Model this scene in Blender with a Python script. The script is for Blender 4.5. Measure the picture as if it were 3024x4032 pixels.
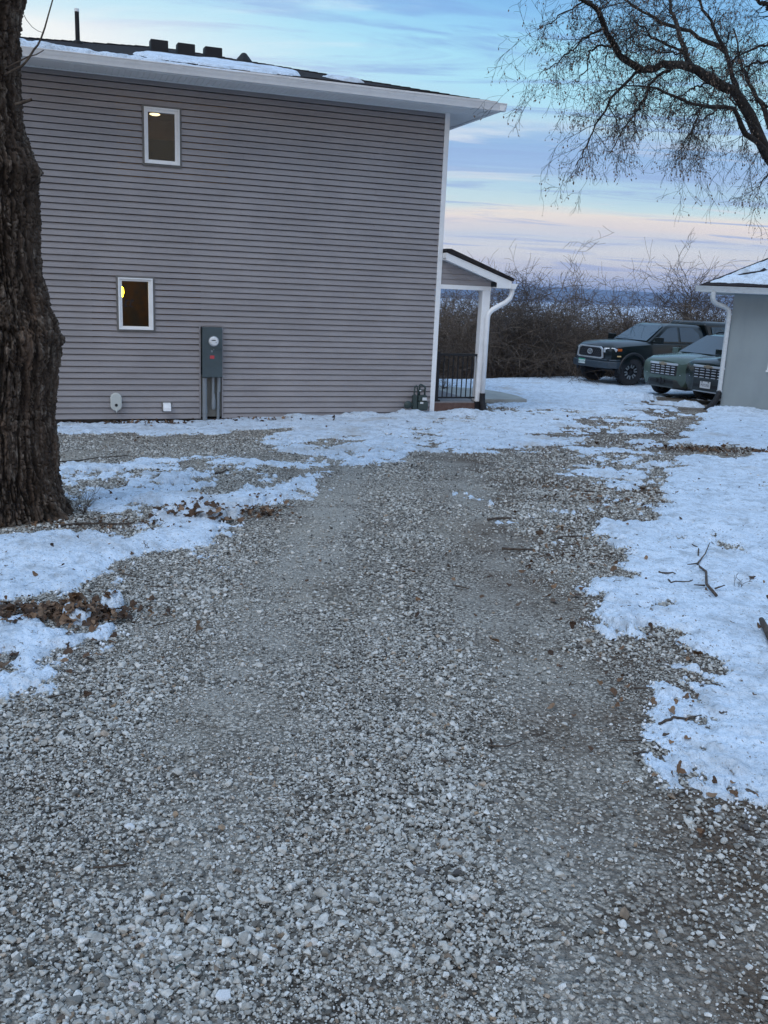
import bpy, math, random
import numpy as np
from mathutils import Vector, Matrix
for _o in list(bpy.data.objects): bpy.data.objects.remove(_o)
scene = bpy.context.scene
COL = scene.collection
R = math.radians
random.seed(7)
rng = np.random.default_rng(11)

# ------------------------------------------------------------------ camera
CZ = 1.6
cam_d = bpy.data.cameras.new('camera'); cam = bpy.data.objects.new('camera', cam_d); COL.objects.link(cam)
scene.camera = cam
cam_d.sensor_fit = 'VERTICAL'; cam_d.sensor_height = 36.0; cam_d.sensor_width = 27.0
cam_d.lens = 36.0 * 3636.5 / 4032.0
cam_d.clip_start = 0.05; cam_d.clip_end = 30000
PITCH, ROLL = .2383, .0434
_F = Vector((0, math.cos(PITCH), -math.sin(PITCH))); _U = Vector((0, math.sin(PITCH), math.cos(PITCH))); _X = Vector((1, 0, 0))
_X2 = _X*math.cos(ROLL) + _U*math.sin(ROLL); _U2 = -_X*math.sin(ROLL) + _U*math.cos(ROLL)
m = Matrix((_X2, _U2, -_F)).transposed().to_4x4(); m.translation = Vector((0, 0, CZ))
cam.matrix_world = m

# ------------------------------------------------------------------ sun, sky, exposure
SUN_EL, SUN_AZ = R(52), R(215)      # azimuth clockwise from +y (behind the camera, a little to the left)
sun_d = bpy.data.lights.new('sun', 'SUN'); sun = bpy.data.objects.new('sun', sun_d); COL.objects.link(sun)
sun_d.energy = 0.95; sun_d.angle = R(26); sun_d.color = (.93, .96, 1.0)
sv = Vector((math.sin(SUN_AZ)*math.cos(SUN_EL), math.cos(SUN_AZ)*math.cos(SUN_EL), math.sin(SUN_EL)))
sun.rotation_euler = sv.to_track_quat('Z', 'Y').to_euler()
scene.view_settings.view_transform = 'Standard'; scene.view_settings.look = 'None'
scene.view_settings.gamma = 1; scene.view_settings.exposure = 0.0
world = bpy.data.worlds.new('World'); scene.world = world; world.use_nodes = True

def hexc(r, g, b): return tuple(((v/255)/12.92 if v/255 <= .04045 else ((v/255+.055)/1.055)**2.4) for v in (r, g, b))
def build_world():
    nt = world.node_tree; N = nt.nodes; L = nt.links; N.clear()
    out = N.new('ShaderNodeOutputWorld'); bg = N.new('ShaderNodeBackground'); L.new(bg.outputs[0], out.inputs[0])
    sky = N.new('ShaderNodeTexSky'); sky.sky_type = 'NISHITA'; sky.sun_disc = False
    sky.sun_elevation = SUN_EL; sky.sun_rotation = SUN_AZ; sky.altitude = 200; sky.air_density = 1.4; sky.ozone_density = 2.2; sky.dust_density = .6
    bg.inputs[1].default_value = 0.12
    tc = N.new('ShaderNodeTexCoord'); sep = N.new('ShaderNodeSeparateXYZ'); L.new(tc.outputs['Generated'], sep.inputs[0])
    def math_(op, a, b=None, c=None, clamp=False):
        n = N.new('ShaderNodeMath'); n.operation = op; n.use_clamp = clamp
        for i, v in enumerate((a, b, c)):
            if v is None: continue
            if isinstance(v, (int, float)): n.inputs[i].default_value = v
            else: L.new(v, n.inputs[i])
        return n.outputs[0]
    def mixc(f, a, b, mode='MIX'):
        n = N.new('ShaderNodeMix'); n.data_type = 'RGBA'; n.blend_type = mode
        for i, v in ((0, f), (6, a), (7, b)):
            if isinstance(v, (int, float)): n.inputs[i].default_value = v
            elif isinstance(v, tuple): n.inputs[i].default_value = (*v, 1)
            else: L.new(v, n.inputs[i])
        return n.outputs[2]
    zc = math_('MAXIMUM', sep.outputs[2], 0.0)
    # clouds lie on a flat sheet: divide by height so that streaks get thinner towards the horizon
    den = math_('ADD', zc, .09)
    px = math_('DIVIDE', sep.outputs[0], den); py = math_('DIVIDE', sep.outputs[1], den)
    cmb = N.new('ShaderNodeCombineXYZ'); L.new(px, cmb.inputs[0]); L.new(py, cmb.inputs[1])
    def noise(scale, vec_scale, detail, rough, off, dist=0.0):
        mp = N.new('ShaderNodeMapping'); mp.inputs['Scale'].default_value = vec_scale; mp.inputs['Location'].default_value = off
        mp.inputs['Rotation'].default_value = (0, 0, R(-14))
        L.new(cmb.outputs[0], mp.inputs[0])
        n = N.new('ShaderNodeTexNoise'); n.inputs['Scale'].default_value = scale; n.inputs['Detail'].default_value = detail
        n.inputs['Roughness'].default_value = rough; n.inputs['Distortion'].default_value = dist
        L.new(mp.outputs[0], n.inputs['Vector']); return n.outputs[0]
    def ramp(v, stops, cols=None):
        n = N.new('ShaderNodeValToRGB'); L.new(v, n.inputs[0]); cr = n.color_ramp
        while len(cr.elements) < len(stops): cr.elements.new(.5)
        for e, (p_, c_) in zip(cr.elements, stops): e.position = p_; e.color = (*c_, 1) if isinstance(c_, tuple) else (c_, c_, c_, 1)
        cr.interpolation = 'EASE' if cols is None else 'LINEAR'
        return n.outputs[0]
    S = 1/0.12
    def c(r, g, b, k=1.0): return tuple(v*S*k for v in hexc(r, g, b))
    # bands of evening colour: height above the horizon, bent a little by broad noise and tilted like the cloud streets
    az = math_('ARCTAN2', sep.outputs[0], sep.outputs[1])
    w1 = noise(.8, (.5, 1.0, 1), 3, .5, (1.3, 4.2, 0)); w2 = noise(2.4, (.35, 1.3, 1), 5, .6, (8.3, 2.2, 0), .5)
    wv = math_('ADD', math_('MULTIPLY', math_('SUBTRACT', w1, .5), .10), math_('MULTIPLY', math_('SUBTRACT', w2, .5), .035))
    fade = math_('MULTIPLY', zc, 6.0, None, True)
    zz = math_('ADD', zc, math_('MULTIPLY', wv, fade)); zz = math_('ADD', zz, math_('MULTIPLY', math_('MULTIPLY', az, fade), .05))
    band = ramp(zz, [(0, c(200, 206, 226)), (.028, c(212, 212, 226)), (.045, c(224, 224, 230)), (.058, c(204, 212, 230)), (.072, c(234, 222, 222)), (.082, c(244, 232, 224)), (.094, c(205, 229, 236)), (.112, c(184, 218, 238)), (.128, c(158, 190, 234)), (.152, c(148, 186, 232)), (.168, c(190, 222, 242)), (.192, c(178, 233, 253)), (.235, c(168, 231, 255)), (.255, c(152, 214, 252)), (.275, c(132, 192, 243)), (.30, c(140, 200, 248)), (.345, c(150, 200, 248, 1.08)), (.5, c(172, 203, 242, 1.2)), (1, c(176, 205, 240, 1.28))], 1)
    base = mixc(.88, sky.outputs[0], band)
    lit = ramp(zc, [(0, c(214, 204, 222)), (.05, c(236, 222, 228)), (.12, c(236, 232, 236)), (.2, c(222, 240, 252)), (.3, c(228, 244, 254)), (1, c(205, 225, 250))], 1)
    n1 = noise(1.5, (.42, 1.35, 1), 6, .6, (2.3, 7.1, 0), .7)
    base = mixc(ramp(n1, [(.55, 0.0), (.72, .6)]), base, lit)
    shade = ramp(zc, [(0, c(176, 184, 220)), (.1, c(160, 186, 226)), (.22, c(140, 180, 232)), (.3, c(126, 176, 234)), (.5, c(140, 185, 235, 1.2)), (1, c(150, 190, 240, 1.3))], 1)
    n2 = noise(1.9, (.36, 1.45, 1), 7, .6, (11.2, 3.4, 2), 1.0)
    base = mixc(ramp(n2, [(.50, 0.0), (.64, .75)]), base, shade)
    # broad brighter bank of cloud to the left, over the house
    g = math_('SUBTRACT', az, -.42); g = math_('DIVIDE', g, .25); g = math_('MULTIPLY', g, g)
    h = math_('SUBTRACT', sep.outputs[2], .195); h = math_('DIVIDE', h, .065); h = math_('MULTIPLY', h, h)
    e = math_('MULTIPLY', math_('ADD', g, h), -1.0); e = math_('EXPONENT', e)
    n3 = noise(1.3, (.6, 1.2, 1), 5, .55, (5, 1, 4), .4)
    e = math_('MULTIPLY', math_('MULTIPLY', e, 1.3), ramp(n3, [(.3, .6), (.55, 1.0)]), None, True)
    base = mixc(e, base, c(246, 250, 250))
    # the afterglow stands behind the camera, opposite the pink and blue band seen over the valley
    bk = math_('MULTIPLY', sep.outputs[1], -1.6, None, True); lowf = math_('SUBTRACT', 1.0, math_('MULTIPLY', zc, 1.7), None, True)
    base = mixc(math_('MULTIPLY', bk, lowf), base, c(255, 228, 196, 1.25))
    # below the horizon: dim snow-blue
    f = math_('LESS_THAN', sep.outputs[2], -.002)
    base = mixc(f, base, c(160, 178, 205))
    L.new(base, bg.inputs[0])
build_world()

# ------------------------------------------------------------------ helpers
def tag(o, label=None, cat=None, group=None, kind=None):
    if label: o['label'] = label
    if cat: o['category'] = cat
    if group: o['group'] = group
    if kind: o['kind'] = kind
    return o
def empty(name, loc=(0, 0, 0), rz=0.0):
    o = bpy.data.objects.new(name, None); COL.objects.link(o); o.location = loc; o.rotation_euler = (0, 0, rz); o.empty_display_size = .1; return o
def link(name, me, parent=None):
    o = bpy.data.objects.new(name, me); COL.objects.link(o)
    if parent is not None: o.parent = parent
    return o
def fast_mesh(name, V, F, mat=None, smooth=False):
    """V (n,3) array, F (m,k) array of equal-sized faces"""
    me = bpy.data.meshes.new(name); V = np.ascontiguousarray(V, dtype=np.float32); F = np.ascontiguousarray(F, dtype=np.int32)
    n, k = F.shape
    me.vertices.add(len(V)); me.vertices.foreach_set('co', V.ravel())
    me.loops.add(n*k); me.loops.foreach_set('vertex_index', F.ravel())
    me.polygons.add(n); me.polygons.foreach_set('loop_start', np.arange(0, n*k, k, dtype=np.int32)); me.polygons.foreach_set('loop_total', np.full(n, k, dtype=np.int32))
    if smooth: me.polygons.foreach_set('use_smooth', np.ones(n, dtype=bool))
    me.update(calc_edges=True); me.validate()
    if mat: me.materials.append(mat)
    return me
class MB:
    def __init__(s): s.v = []; s.f = []
    def add(s, vs, fs):
        b = len(s.v); s.v += [tuple(p) for p in vs]; s.f += [tuple(i+b for i in f) for f in fs]; return s
    def box(s, x0, x1, y0, y1, z0, z1, M=None):
        vs = [Vector((x, y, z)) for x in (x0, x1) for y in (y0, y1) for z in (z0, z1)]
        if M is not None: vs = [M @ p for p in vs]
        return s.add(vs, [(0, 1, 3, 2), (4, 6, 7, 5), (0, 4, 5, 1), (2, 3, 7, 6), (0, 2, 6, 4), (1, 5, 7, 3)])
    def prism(s, poly, a, b, axis='y', M=None):
        """poly of 2-D points extruded along an axis: 'y' -> poly (x,z); 'x' -> poly (y,z); 'z' -> poly (x,y)"""
        def P(p, t): return {'y': (p[0], t, p[1]), 'x': (t, p[0], p[1]), 'z': (p[0], p[1], t)}[axis]
        n = len(poly); vs = [Vector(P(p, a)) for p in poly] + [Vector(P(p, b)) for p in poly]
        if M is not None: vs = [M @ p for p in vs]
        return s.add(vs, [tuple(range(n)), tuple(range(2*n-1, n-1, -1))] + [(i, i+n, (i+1) % n+n, (i+1) % n) for i in range(n)])
    def tube(s, pts, rad, k=8, cap=True):
        pts = [Vector(p) for p in pts]; n = len(pts)
        if not hasattr(rad, '__len__'): rad = [rad]*n
        up = None; vs = []; fs = []
        for i, p in enumerate(pts):
            t = (pts[min(i+1, n-1)]-pts[max(i-1, 0)])
            if t.length < 1e-9: t = Vector((0, 0, 1))
            t.normalize()
            if up is None: up = Vector((0, 0, 1)) if abs(t.z) < .9 else Vector((1, 0, 0))
            a = up.cross(t)
            if a.length < 1e-6: a = t.orthogonal()
            a.normalize(); b = t.cross(a); up = b
            for j in range(k):
                w = 2*math.pi*j/k; vs.append(p+(a*math.cos(w)+b*math.sin(w))*rad[i])
        for i in range(n-1):
            for j in range(k): fs.append((i*k+j, i*k+(j+1) % k, (i+1)*k+(j+1) % k, (i+1)*k+j))
        if cap: fs += [tuple(range(k-1, -1, -1)), tuple(range((n-1)*k, n*k))]
        return s.add(vs, fs)
    def lathe(s, prof, k=24, M=None, cap=True):
        """prof: (r, h) pairs around local z"""
        vs = []; fs = []; n = len(prof)
        for r, h in prof:
            for j in range(k):
                w = 2*math.pi*j/k; vs.append(Vector((r*math.cos(w), r*math.sin(w), h)))
        for i in range(n-1):
            for j in range(k): fs.append((i*k+j, i*k+(j+1) % k, (i+1)*k+(j+1) % k, (i+1)*k+j))
        if cap: fs += [tuple(range(k-1, -1, -1)), tuple(range((n-1)*k, n*k))]
        if M is not None: vs = [M @ v for v in vs]
        return s.add(vs, fs)
    def slab(s, q, th, inset=0.0):
        """quad (4 points) made into a thin slab along its normal"""
        q = [Vector(p) for p in q]; c = sum(q, Vector())/len(q); nrm = (q[1]-q[0]).cross(q[-1]-q[0]).normalized()
        q = [p+(c-p)*inset for p in q]; n = len(q)
        vs = q+[p+nrm*th for p in q]
        return s.add(vs, [tuple(range(n-1, -1, -1)), tuple(range(n, 2*n))]+[(i, (i+1) % n, (i+1) % n+n, i+n) for i in range(n)])
    def mesh(s, name, mat=None, smooth=False, angle=None):
        me = bpy.data.meshes.new(name); me.from_pydata([tuple(p) for p in s.v], [], s.f); me.update()
        if mat: me.materials.append(mat)
        if smooth or angle: me.polygons.foreach_set('use_smooth', [True]*len(me.polygons))
        if angle: me.set_sharp_from_angle(angle=R(angle))
        return me
    def build(s, name, mat=None, parent=None, smooth=False, angle=None, bevel=0.0):
        o = link(name, s.mesh(name, mat, smooth, angle), parent)
        if bevel:
            b = o.modifiers.new('bevel', 'BEVEL'); b.width = bevel; b.segments = 2; b.limit_method = 'ANGLE'; b.angle_limit = R(35)
        return o

def mat(name, col, rough=.6, metal=0.0, noise=None, bump=None, spec=.5, coat=0.0, emit=None, coords='Object'):
    """noise = (scale, colour2, low, high, vector scale); bump = (scale, strength, distance, vector scale)"""
    m = bpy.data.materials.new(name); m.use_nodes = True; nt = m.node_tree; N = nt.nodes; L = nt.links
    b = N['Principled BSDF']; b.inputs['Base Color'].default_value = (*col, 1); b.inputs['Roughness'].default_value = rough; b.inputs['Metallic'].default_value = metal
    b.inputs['Specular IOR Level'].default_value = spec; b.inputs['Coat Weight'].default_value = coat; b.inputs['Coat Roughness'].default_value = .05
    if emit: b.inputs['Emission Color'].default_value = (*emit[0], 1); b.inputs['Emission Strength'].default_value = emit[1]
    tc = None
    def vec(sc):
        nonlocal tc
        if tc is None: tc = N.new('ShaderNodeTexCoord')
        mp = N.new('ShaderNodeMapping'); mp.inputs['Scale'].default_value = sc; L.new(tc.outputs[coords], mp.inputs[0]); return mp.outputs[0]
    if noise:
        for i, (sc, c2, lo, hi, vs) in enumerate(noise if isinstance(noise, list) else [noise]):
            t = N.new('ShaderNodeTexNoise'); t.inputs['Scale'].default_value = sc; t.inputs['Detail'].default_value = 6; t.inputs['Roughness'].default_value = .6
            L.new(vec(vs), t.inputs['Vector'])
            mr = N.new('ShaderNodeMapRange'); mr.inputs[1].default_value = lo; mr.inputs[2].default_value = hi; L.new(t.outputs[0], mr.inputs[0])
            mx = N.new('ShaderNodeMix'); mx.data_type = 'RGBA'; L.new(mr.outputs[0], mx.inputs[0])
            src = b.inputs['Base Color']
            if src.is_linked: L.new(src.links[0].from_socket, mx.inputs[6])
            else: mx.inputs[6].default_value = (*col, 1)
            mx.inputs[7].default_value = (*c2, 1); L.new(mx.outputs[2], b.inputs['Base Color'])
    if bump:
        for (sc, st, di, vs) in (bump if isinstance(bump, list) else [bump]):
            t = N.new('ShaderNodeTexNoise'); t.inputs['Scale'].default_value = sc; t.inputs['Detail'].default_value = 5
            L.new(vec(vs), t.inputs['Vector']); bp = N.new('ShaderNodeBump'); bp.inputs['Strength'].default_value = st; bp.inputs['Distance'].default_value = di
            L.new(t.outputs[0], bp.inputs['Height'])
            nn = b.inputs['Normal']
            if nn.is_linked: L.new(nn.links[0].from_socket, bp.inputs['Normal'])
            L.new(bp.outputs[0], b.inputs['Normal'])
    return m

# numpy value noise
def _h(i, j, s):
    n = (i.astype(np.int64)*374761393 + j.astype(np.int64)*668265263 + s*1442695041) & 0xffffffff
    n = ((n ^ (n >> 13))*1274126177) & 0xffffffff; n = (n ^ (n >> 16)) & 0xffffff
    return n/float(0xffffff)
def vnoise(x, y, s=0):
    xi = np.floor(x); yi = np.floor(y); fx = x-xi; fy = y-yi; fx = fx*fx*fx*(fx*(fx*6-15)+10); fy = fy*fy*fy*(fy*(fy*6-15)+10)
    a = _h(xi, yi, s); b = _h(xi+1, yi, s); c = _h(xi, yi+1, s); d = _h(xi+1, yi+1, s)
    return (a*(1-fx)+b*fx)*(1-fy)+(c*(1-fx)+d*fx)*fy
def fbm(x, y, s=0, o=4, g=.5):
    t = 0; a = 1; n = 0; ca, sa = math.cos(.6), math.sin(.6)
    for k in range(o):
        t = t+a*(vnoise(x, y, s+k*17)*2-1); n += a; a *= g; x, y = (x*ca-y*sa)*2.03+3.1, (x*sa+y*ca)*2.03+1.7
    return t/n

# ------------------------------------------------------------------ terrain height
CP = np.array([(0,0,0),(2.5,0,0),(-3,0,0),(0,-8,.1),(-12,-8,.1),(12,-8,.1),(0,3.5,-.08),(-3,7,-.27),(2.5,7,-.22),(0,11,-.45),(-5,11.5,-.6),(5,12,-.45),(12,10,-.3),(-14,10,-.5),
(-6.4,15.5,-.93),(-3.2,16.7,-.90),(.85,18.1,-.76),(7.2,20.1,-.74),(12,19,-.7),(4,22,-.86),(7.2,25,-.93),(7.5,28,-1.0),(7.5,31,-1.03),(0,26,-.98),(3.5,28,-.97),(16,30,-1.1),(-10,22,-1.0),(-10,32,-2.2),(0,33,-1.8),(5,35,-1.5),(16,35,-1.4)], float)
def _phi(r2): return np.where(r2 > 1e-12, .5*r2*np.log(r2+1e-12), 0)
def _tps(P):
    n = len(P); d = P[:, None, :2]-P[None, :, :2]; K = _phi((d**2).sum(-1))+.5*np.eye(n)
    A = np.zeros((n+3, n+3)); A[:n, :n] = K; A[:n, n] = 1; A[:n, n+1:] = P[:, :2]; A[n, :n] = 1; A[n+1:, :n] = P[:, :2].T
    return np.linalg.solve(A, np.r_[P[:, 2], 0, 0, 0])
_W = _tps(CP)
def Z(x, y):
    x = np.asarray(x, float); y = np.asarray(y, float); xc = np.clip(x, -16, 16); yc = np.clip(y, -8, 35)
    z = _W[-3]+_W[-2]*xc+_W[-1]*yc
    for i, (a, b, _) in enumerate(CP): z = z+_W[i]*_phi((xc-a)**2+(yc-b)**2)
    e = np.maximum(y-35, 0)
    return z-33*(1-np.exp(-e/90))
def z1(x, y): return float(Z(x, y))

SNOW= [(.95,0.26,[(-3.43,6.1),(-2.69,6.23),(-2.41,6.44),(-2.09,6.4),(-1.83,6.56),(-1.79,6.92),(-1.91,7.38),(-1.62,7.65),(-1.22,7.61),(-1.09,7.03),(-1.06,6.55),(-1.04,6.15),(-1.22,5.92),(-1.47,5.69),(-1.56,5.56),(-1.59,5.22),(-1.58,4.93),(-1.71,4.81),(-1.95,4.84),(-2.07,4.75),(-2.66,4.67)]),(0.9,0.08,[(-1.52,4.8),(-1.43,4.85),(-1.37,4.66),(-1.44,4.62)]),(0.9,0.07,[(-1.59,4.45),(-1.54,4.59),(-1.45,4.48),(-1.49,4.38),(-1.54,4.31)]),(0.8,0.05,[(-1.42,4.26),(-1.31,4.36),(-1.35,4.26),(-1.37,4.17)]),
(.95,0.2,[(-2.51,4.4),(-1.92,4.39),(-1.86,4.55),(-1.76,4.6),(-1.68,4.42),(-1.58,4.3),(-1.31,4.24),(-1.36,4.15),(-1.31,4.09),(-1.42,3.97),(-1.41,3.81),(-1.41,3.61),(-1.44,3.52),(-1.59,3.48),(-2.0,3.45)]),(0.2,0.35,[(-3.57,9.84),(-2.94,10.79),(-1.93,11.33),(-0.78,10.65),(-0.62,9.46),(-0.72,8.2),(-0.93,7.83),(-1.06,7.59),(-1.18,7.36),(-1.59,7.54),(-1.94,7.08),(-2.52,7.18),(-3.03,8.27)]),(.55,.3,[(-2.4,9.31),(-2.09,10.12),(-1.67,10.41),(-1.5,10.03),(-1.9,9.23),(-2.06,8.88),(-2.28,8.84)]),(.5,.3,[(-2.91,8.29),(-2.54,8.64),(-1.88,8.47),(-1.42,8.34),(-1.41,8.03),(-1.66,7.87),(-2.02,7.37),(-2.59,7.49)]),
(.85,0.35,[(-5.77,15.91),(-4.75,16.29),(-3.49,16.54),(-2.39,17.08),(-1.23,17.59),(0.1,18.01),(0.57,18.78),
(1.05,18.96),(2.06,20.55),(2.03,19.23),(1.22,17.13),(0.47,14.82),(-0.4,14.04),(-1.3,13.06),(-1.64,13.75),(-2.47,14.48),(-3.26,14.11),(-4.19,14.35),(-5.08,13.98)]),(.46,.7,[(-1.72,14.35),(-0.44,15.13),(1.57,19.5),(3.04,23.51),(7.18,25.75),(6.62,21.35),(4.56,15.27),(3.43,14.67),(2.01,12.61),(0.99,11.85),(0.37,11.23),(-0.41,10.85),(-1.19,12.0)]),(.56,.7,[(-0.28,14.77),(1.53,18.98),(2.93,22.55),(4.35,21.17),(2.84,15.54),(1.15,13.9)]),
(.8,0.6,[(2.28,24.13),(3.62,28.22),(6.56,28.78),(8.08,28.07),(7.39,25.58),(5.5,22.47),(3.98,22.13),(2.59,19.85),(2.21,21.07)]),
(.95,0.20,[(8.95,24.23),(8.11,22.73),(6.71,19.81),(5.72,17.26),(4.88,15.28),(4.31,14.06),(4.09,13.17),(4.11,12.59),(3.77,12.09),(3.76,11.55),(3.4,11.1),(3.03,10.05),(2.76,9.18),(2.66,8.7),(2.36,8.22),(2.18,7.8),(1.8,7.55),(1.54,7.23),(1.55,6.96),(1.76,6.94),(1.75,6.81),(1.77,6.58),(1.74,6.34),(1.55,6.13),(1.41,6.02),(1.52,5.96),(1.61,5.83),(1.45,5.66),(1.38,5.61),(1.35,5.46),(1.38,5.18),(1.37,5.04),(1.31,4.88),(1.33,4.79),(1.26,4.66),(1.29,4.6),(1.4,4.65),(1.57,4.65),(1.57,4.61),(1.54,4.5),(1.57,4.45),(1.6,4.41),(1.57,4.32),(1.6,4.27),(1.52,4.11),(1.4,3.97),(1.3,3.82),(1.32,3.73),(1.31,3.63),(1.28,3.55),(1.34,3.53),(1.3,3.46),(1.22,3.38),(1.19,3.3),(1.21,3.25),(1.25,3.24),(1.21,3.18),(1.16,3.11),
(1.08,3.02),(1.13,3.0),(1.18,2.99),(1.21,2.98),(1.22,2.94),(1.19,2.87),(1.19,2.82),(1.23,2.82),(1.28,2.81),(1.31,2.78),(1.33,2.75),(1.46,2.72),(2.34,2.79),(7.02,9.32),(11.81,20.78),(8.51,20.75),(9.1,24.28)]),(.32,.4,[(3.79,12.34),(3.29,12.11),(2.13,10.28),(2.17,9.84),(2.76,9.18),(2.66,8.7),(2.18,7.8),(1.96,8.04),(1.61,7.6),(1.37,7.64),(1.59,8.26),(2.21,8.71),(2.28,8.2),(3.1,10.06)]),(.30,.5,[(2.54,13.14),(3.5,14.12),(4.42,14.61),(3.72,11.92),(2.82,10.29),(2.04,9.81),(2.14,11.13)]),(0.5,0.03,[(0.91,7.38),(1.18,7.46),(1.17,7.37),(0.9,7.28)]),(0.4,0.03,[(-1.1,5.62),(-0.95,5.68),(-0.93,5.59),(-1.07,5.54)]),(.02,.3,[(0.75,8.74),(1.16,8.38),(1.31,7.91),(1.42,7.16),(1.22,6.36),(1.16,6.67),(1.32,7.3),(1.14,7.97),(0.79,8.46)])]
BARE= [(-0.05,0.5,[(3.01,17.51),(4.54,18.42),(5.31,18.18),(4.41,15.57),(3.59,14.71),(3.12,14.6),(2.84,15.54)]),(-1,0.1,[(4.03,13.27),(4.59,14.13),(4.97,13.86),(5.46,13.86),(5.52,13.41),(5.07,12.83),(4.57,12.54),(4.26,12.63),(3.96,12.55)]),(-1,0.06,[(-1.84,3.95),(-1.69,3.94),(-1.59,3.81),(-1.57,3.69),(-1.69,3.61)]),(-0.55,0.06,[(1.47,5.07),(1.72,5.19),(1.68,4.99),(1.45,4.9)]),(-0.9,0.1,[(-2.58,15.13),(-1.54,15.51),(-1.92,13.73),(-2.51,13.92)])]

BUMPS = [(-2.13,9.02,.18,.09),(-1.63,7.37,.12,.1),(-1.5,7.45,.1,.11),(-1.56,7.2,.1,.07),(-1.39,7.07,.1,.12),(-1.24,7.29,.09,.09),(-1.33,7.2,.08,.1),(-1.45,7.3,.07,.12),(-1.45,4.74,.07,.07),(-1.42,4.68,.05,.06),(-1.54,4.47,.08,.05),(-1.6,4.52,.06,.05),(-1.9,7.9,.3,.06),
 (5.9,24.2,.5,.16),(6.5,23.8,.4,.16),(5.2,24.6,.6,.12),(4.4,24.8,.7,.1),(7.1,21.9,.3,.14),(6.6,22.2,.3,.08),(3.4,24.6,.6,.1),(2.6,24.2,.5,.1),
 (-.6,17.4,.35,.07),(.4,17.7,.3,.1),(-1.6,17.0,.4,.07),(1.6,18.2,.4,.1),(-2.6,16.4,.4,.05),(-4.2,15.9,.35,.05),(8.0,20.4,.6,.1),(9.0,20,.7,.08),(7.4,20.6,.35,.1)]
def poly_sd(x, y, P):
    """signed distance (positive inside) to a polygon"""
    d = np.full(x.shape, 1e9); ins = np.zeros(x.shape, bool); n = len(P)
    for i in range(n):
        ax, ay = P[i]; bx, by = P[(i+1) % n]; ex, ey = bx-ax, by-ay; wx, wy = x-ax, y-ay
        t = np.clip((wx*ex+wy*ey)/(ex*ex+ey*ey+1e-12), 0, 1); d = np.minimum(d, (wx-ex*t)**2+(wy-ey*t)**2)
        c = ((ay > y) != (by > y)) & (x < (bx-ax)*(y-ay)/(by-ay+1e-12)+ax); ins ^= c
    d = np.sqrt(d); return np.where(ins, d, -d)
def snow_field(x, y):
    v = np.full(x.shape, -1.0)
    def sub(P, w):
        P_ = np.array(P); m_ = (x > P_[:, 0].min()-w*3) & (x < P_[:, 0].max()+w*3) & (y > P_[:, 1].min()-w*3) & (y < P_[:, 1].max()+w*3); return m_
    for lv, w, P in SNOW:
        m_ = sub(P, w)
        if not m_.any(): continue
        sd = poly_sd(x[m_], y[m_], P); t = np.clip(.5+sd/(2*w), 0, 1); v[m_] = np.maximum(v[m_], -1+(lv+1)*t)
    # behind the crest and round the buildings the snow lies unbroken
    t = np.clip((y-22.0-.25*np.minimum(x, 6))/2.6, 0, 1); v = np.maximum(v, -1+2.1*t)
    t = np.clip((-x-3.2-.0*y)/.8, 0, 1)*(y < 6.2); v = np.maximum(v, -1+2*t)
    for lv, w, P in BARE:
        m_ = sub(P, w)
        if not m_.any(): continue
        sd = poly_sd(x[m_], y[m_], P); t = np.clip(.5+sd/(2*w), 0, 1); v[m_] = v[m_]*(1-t)+lv*t
    for bx, by, r, h in BUMPS:
        g = np.exp(-((x-bx)**2+(y-by)**2)/(r*r)); v = np.maximum(v, -1+2*np.clip(g*1.6, 0, 1))
    # keep the foot of the tree bare
    g = np.hypot(x+3.0, (y-6.95)); v = np.where(g < .62, np.minimum(v, -1+(g/.62)**6), v)
    fr = np.clip((y-9)/6, 0, 1); n = (1.25-.1*fr)*fbm(x/(.38+.25*fr), y/.62, 3, 5, .62)+.75*fr*fbm(x/.55, y/.30, 15, 4, .6)+.75*fbm(x/.075, y/.10, 9, 4, .6)+.5*fbm(x/1.9, y/2.4, 21, 2)
    n = n+np.clip(1.1-1.3*np.abs(v-.2), 0, 1)*(.95*fbm(x/.17, y/.20, 33, 4, .62)); mix = np.clip(1.75-1.1*np.abs(v-.1), .62, 1.7)
    return v+n*mix
def snow_height(x, y, t):
    h = np.clip(t, -1, 1.6); h = np.where(h > 0, .003+.042*(1-np.exp(-h*1.5)), .05*h)
    h = h+np.where(t > 0, .022*fbm(x/.15, y/.15, 31, 5, .65)+.022*fbm(x/.6, y/.6, 37, 3)+.009*fbm(x/.04, y/.045, 77, 3, .6), 0)*np.clip(t*4, 0, 1)
    for bx, by, r, hh in BUMPS:
        d2 = ((x-bx)**2+(y-by)**2)/(r*r); h = h+np.where(t > 0, hh*.55*np.exp(-d2*d2)*(1+1.1*fbm(x/(r*.45), y/(r*.45), 41, 4, .6)), 0)
    return h

def polar_grid(rs, az):
    rr, aa = np.meshgrid(rs, az, indexing='ij'); x = rr*np.sin(aa); y = rr*np.cos(aa); n, k = rr.shape
    i = np.arange((n-1)*(k-1)); a = (i//(k-1))*k+i % (k-1)
    F = np.stack([a, a+1, a+k+1, a+k], 1)
    return x.ravel(), y.ravel(), F, n, k

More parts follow.
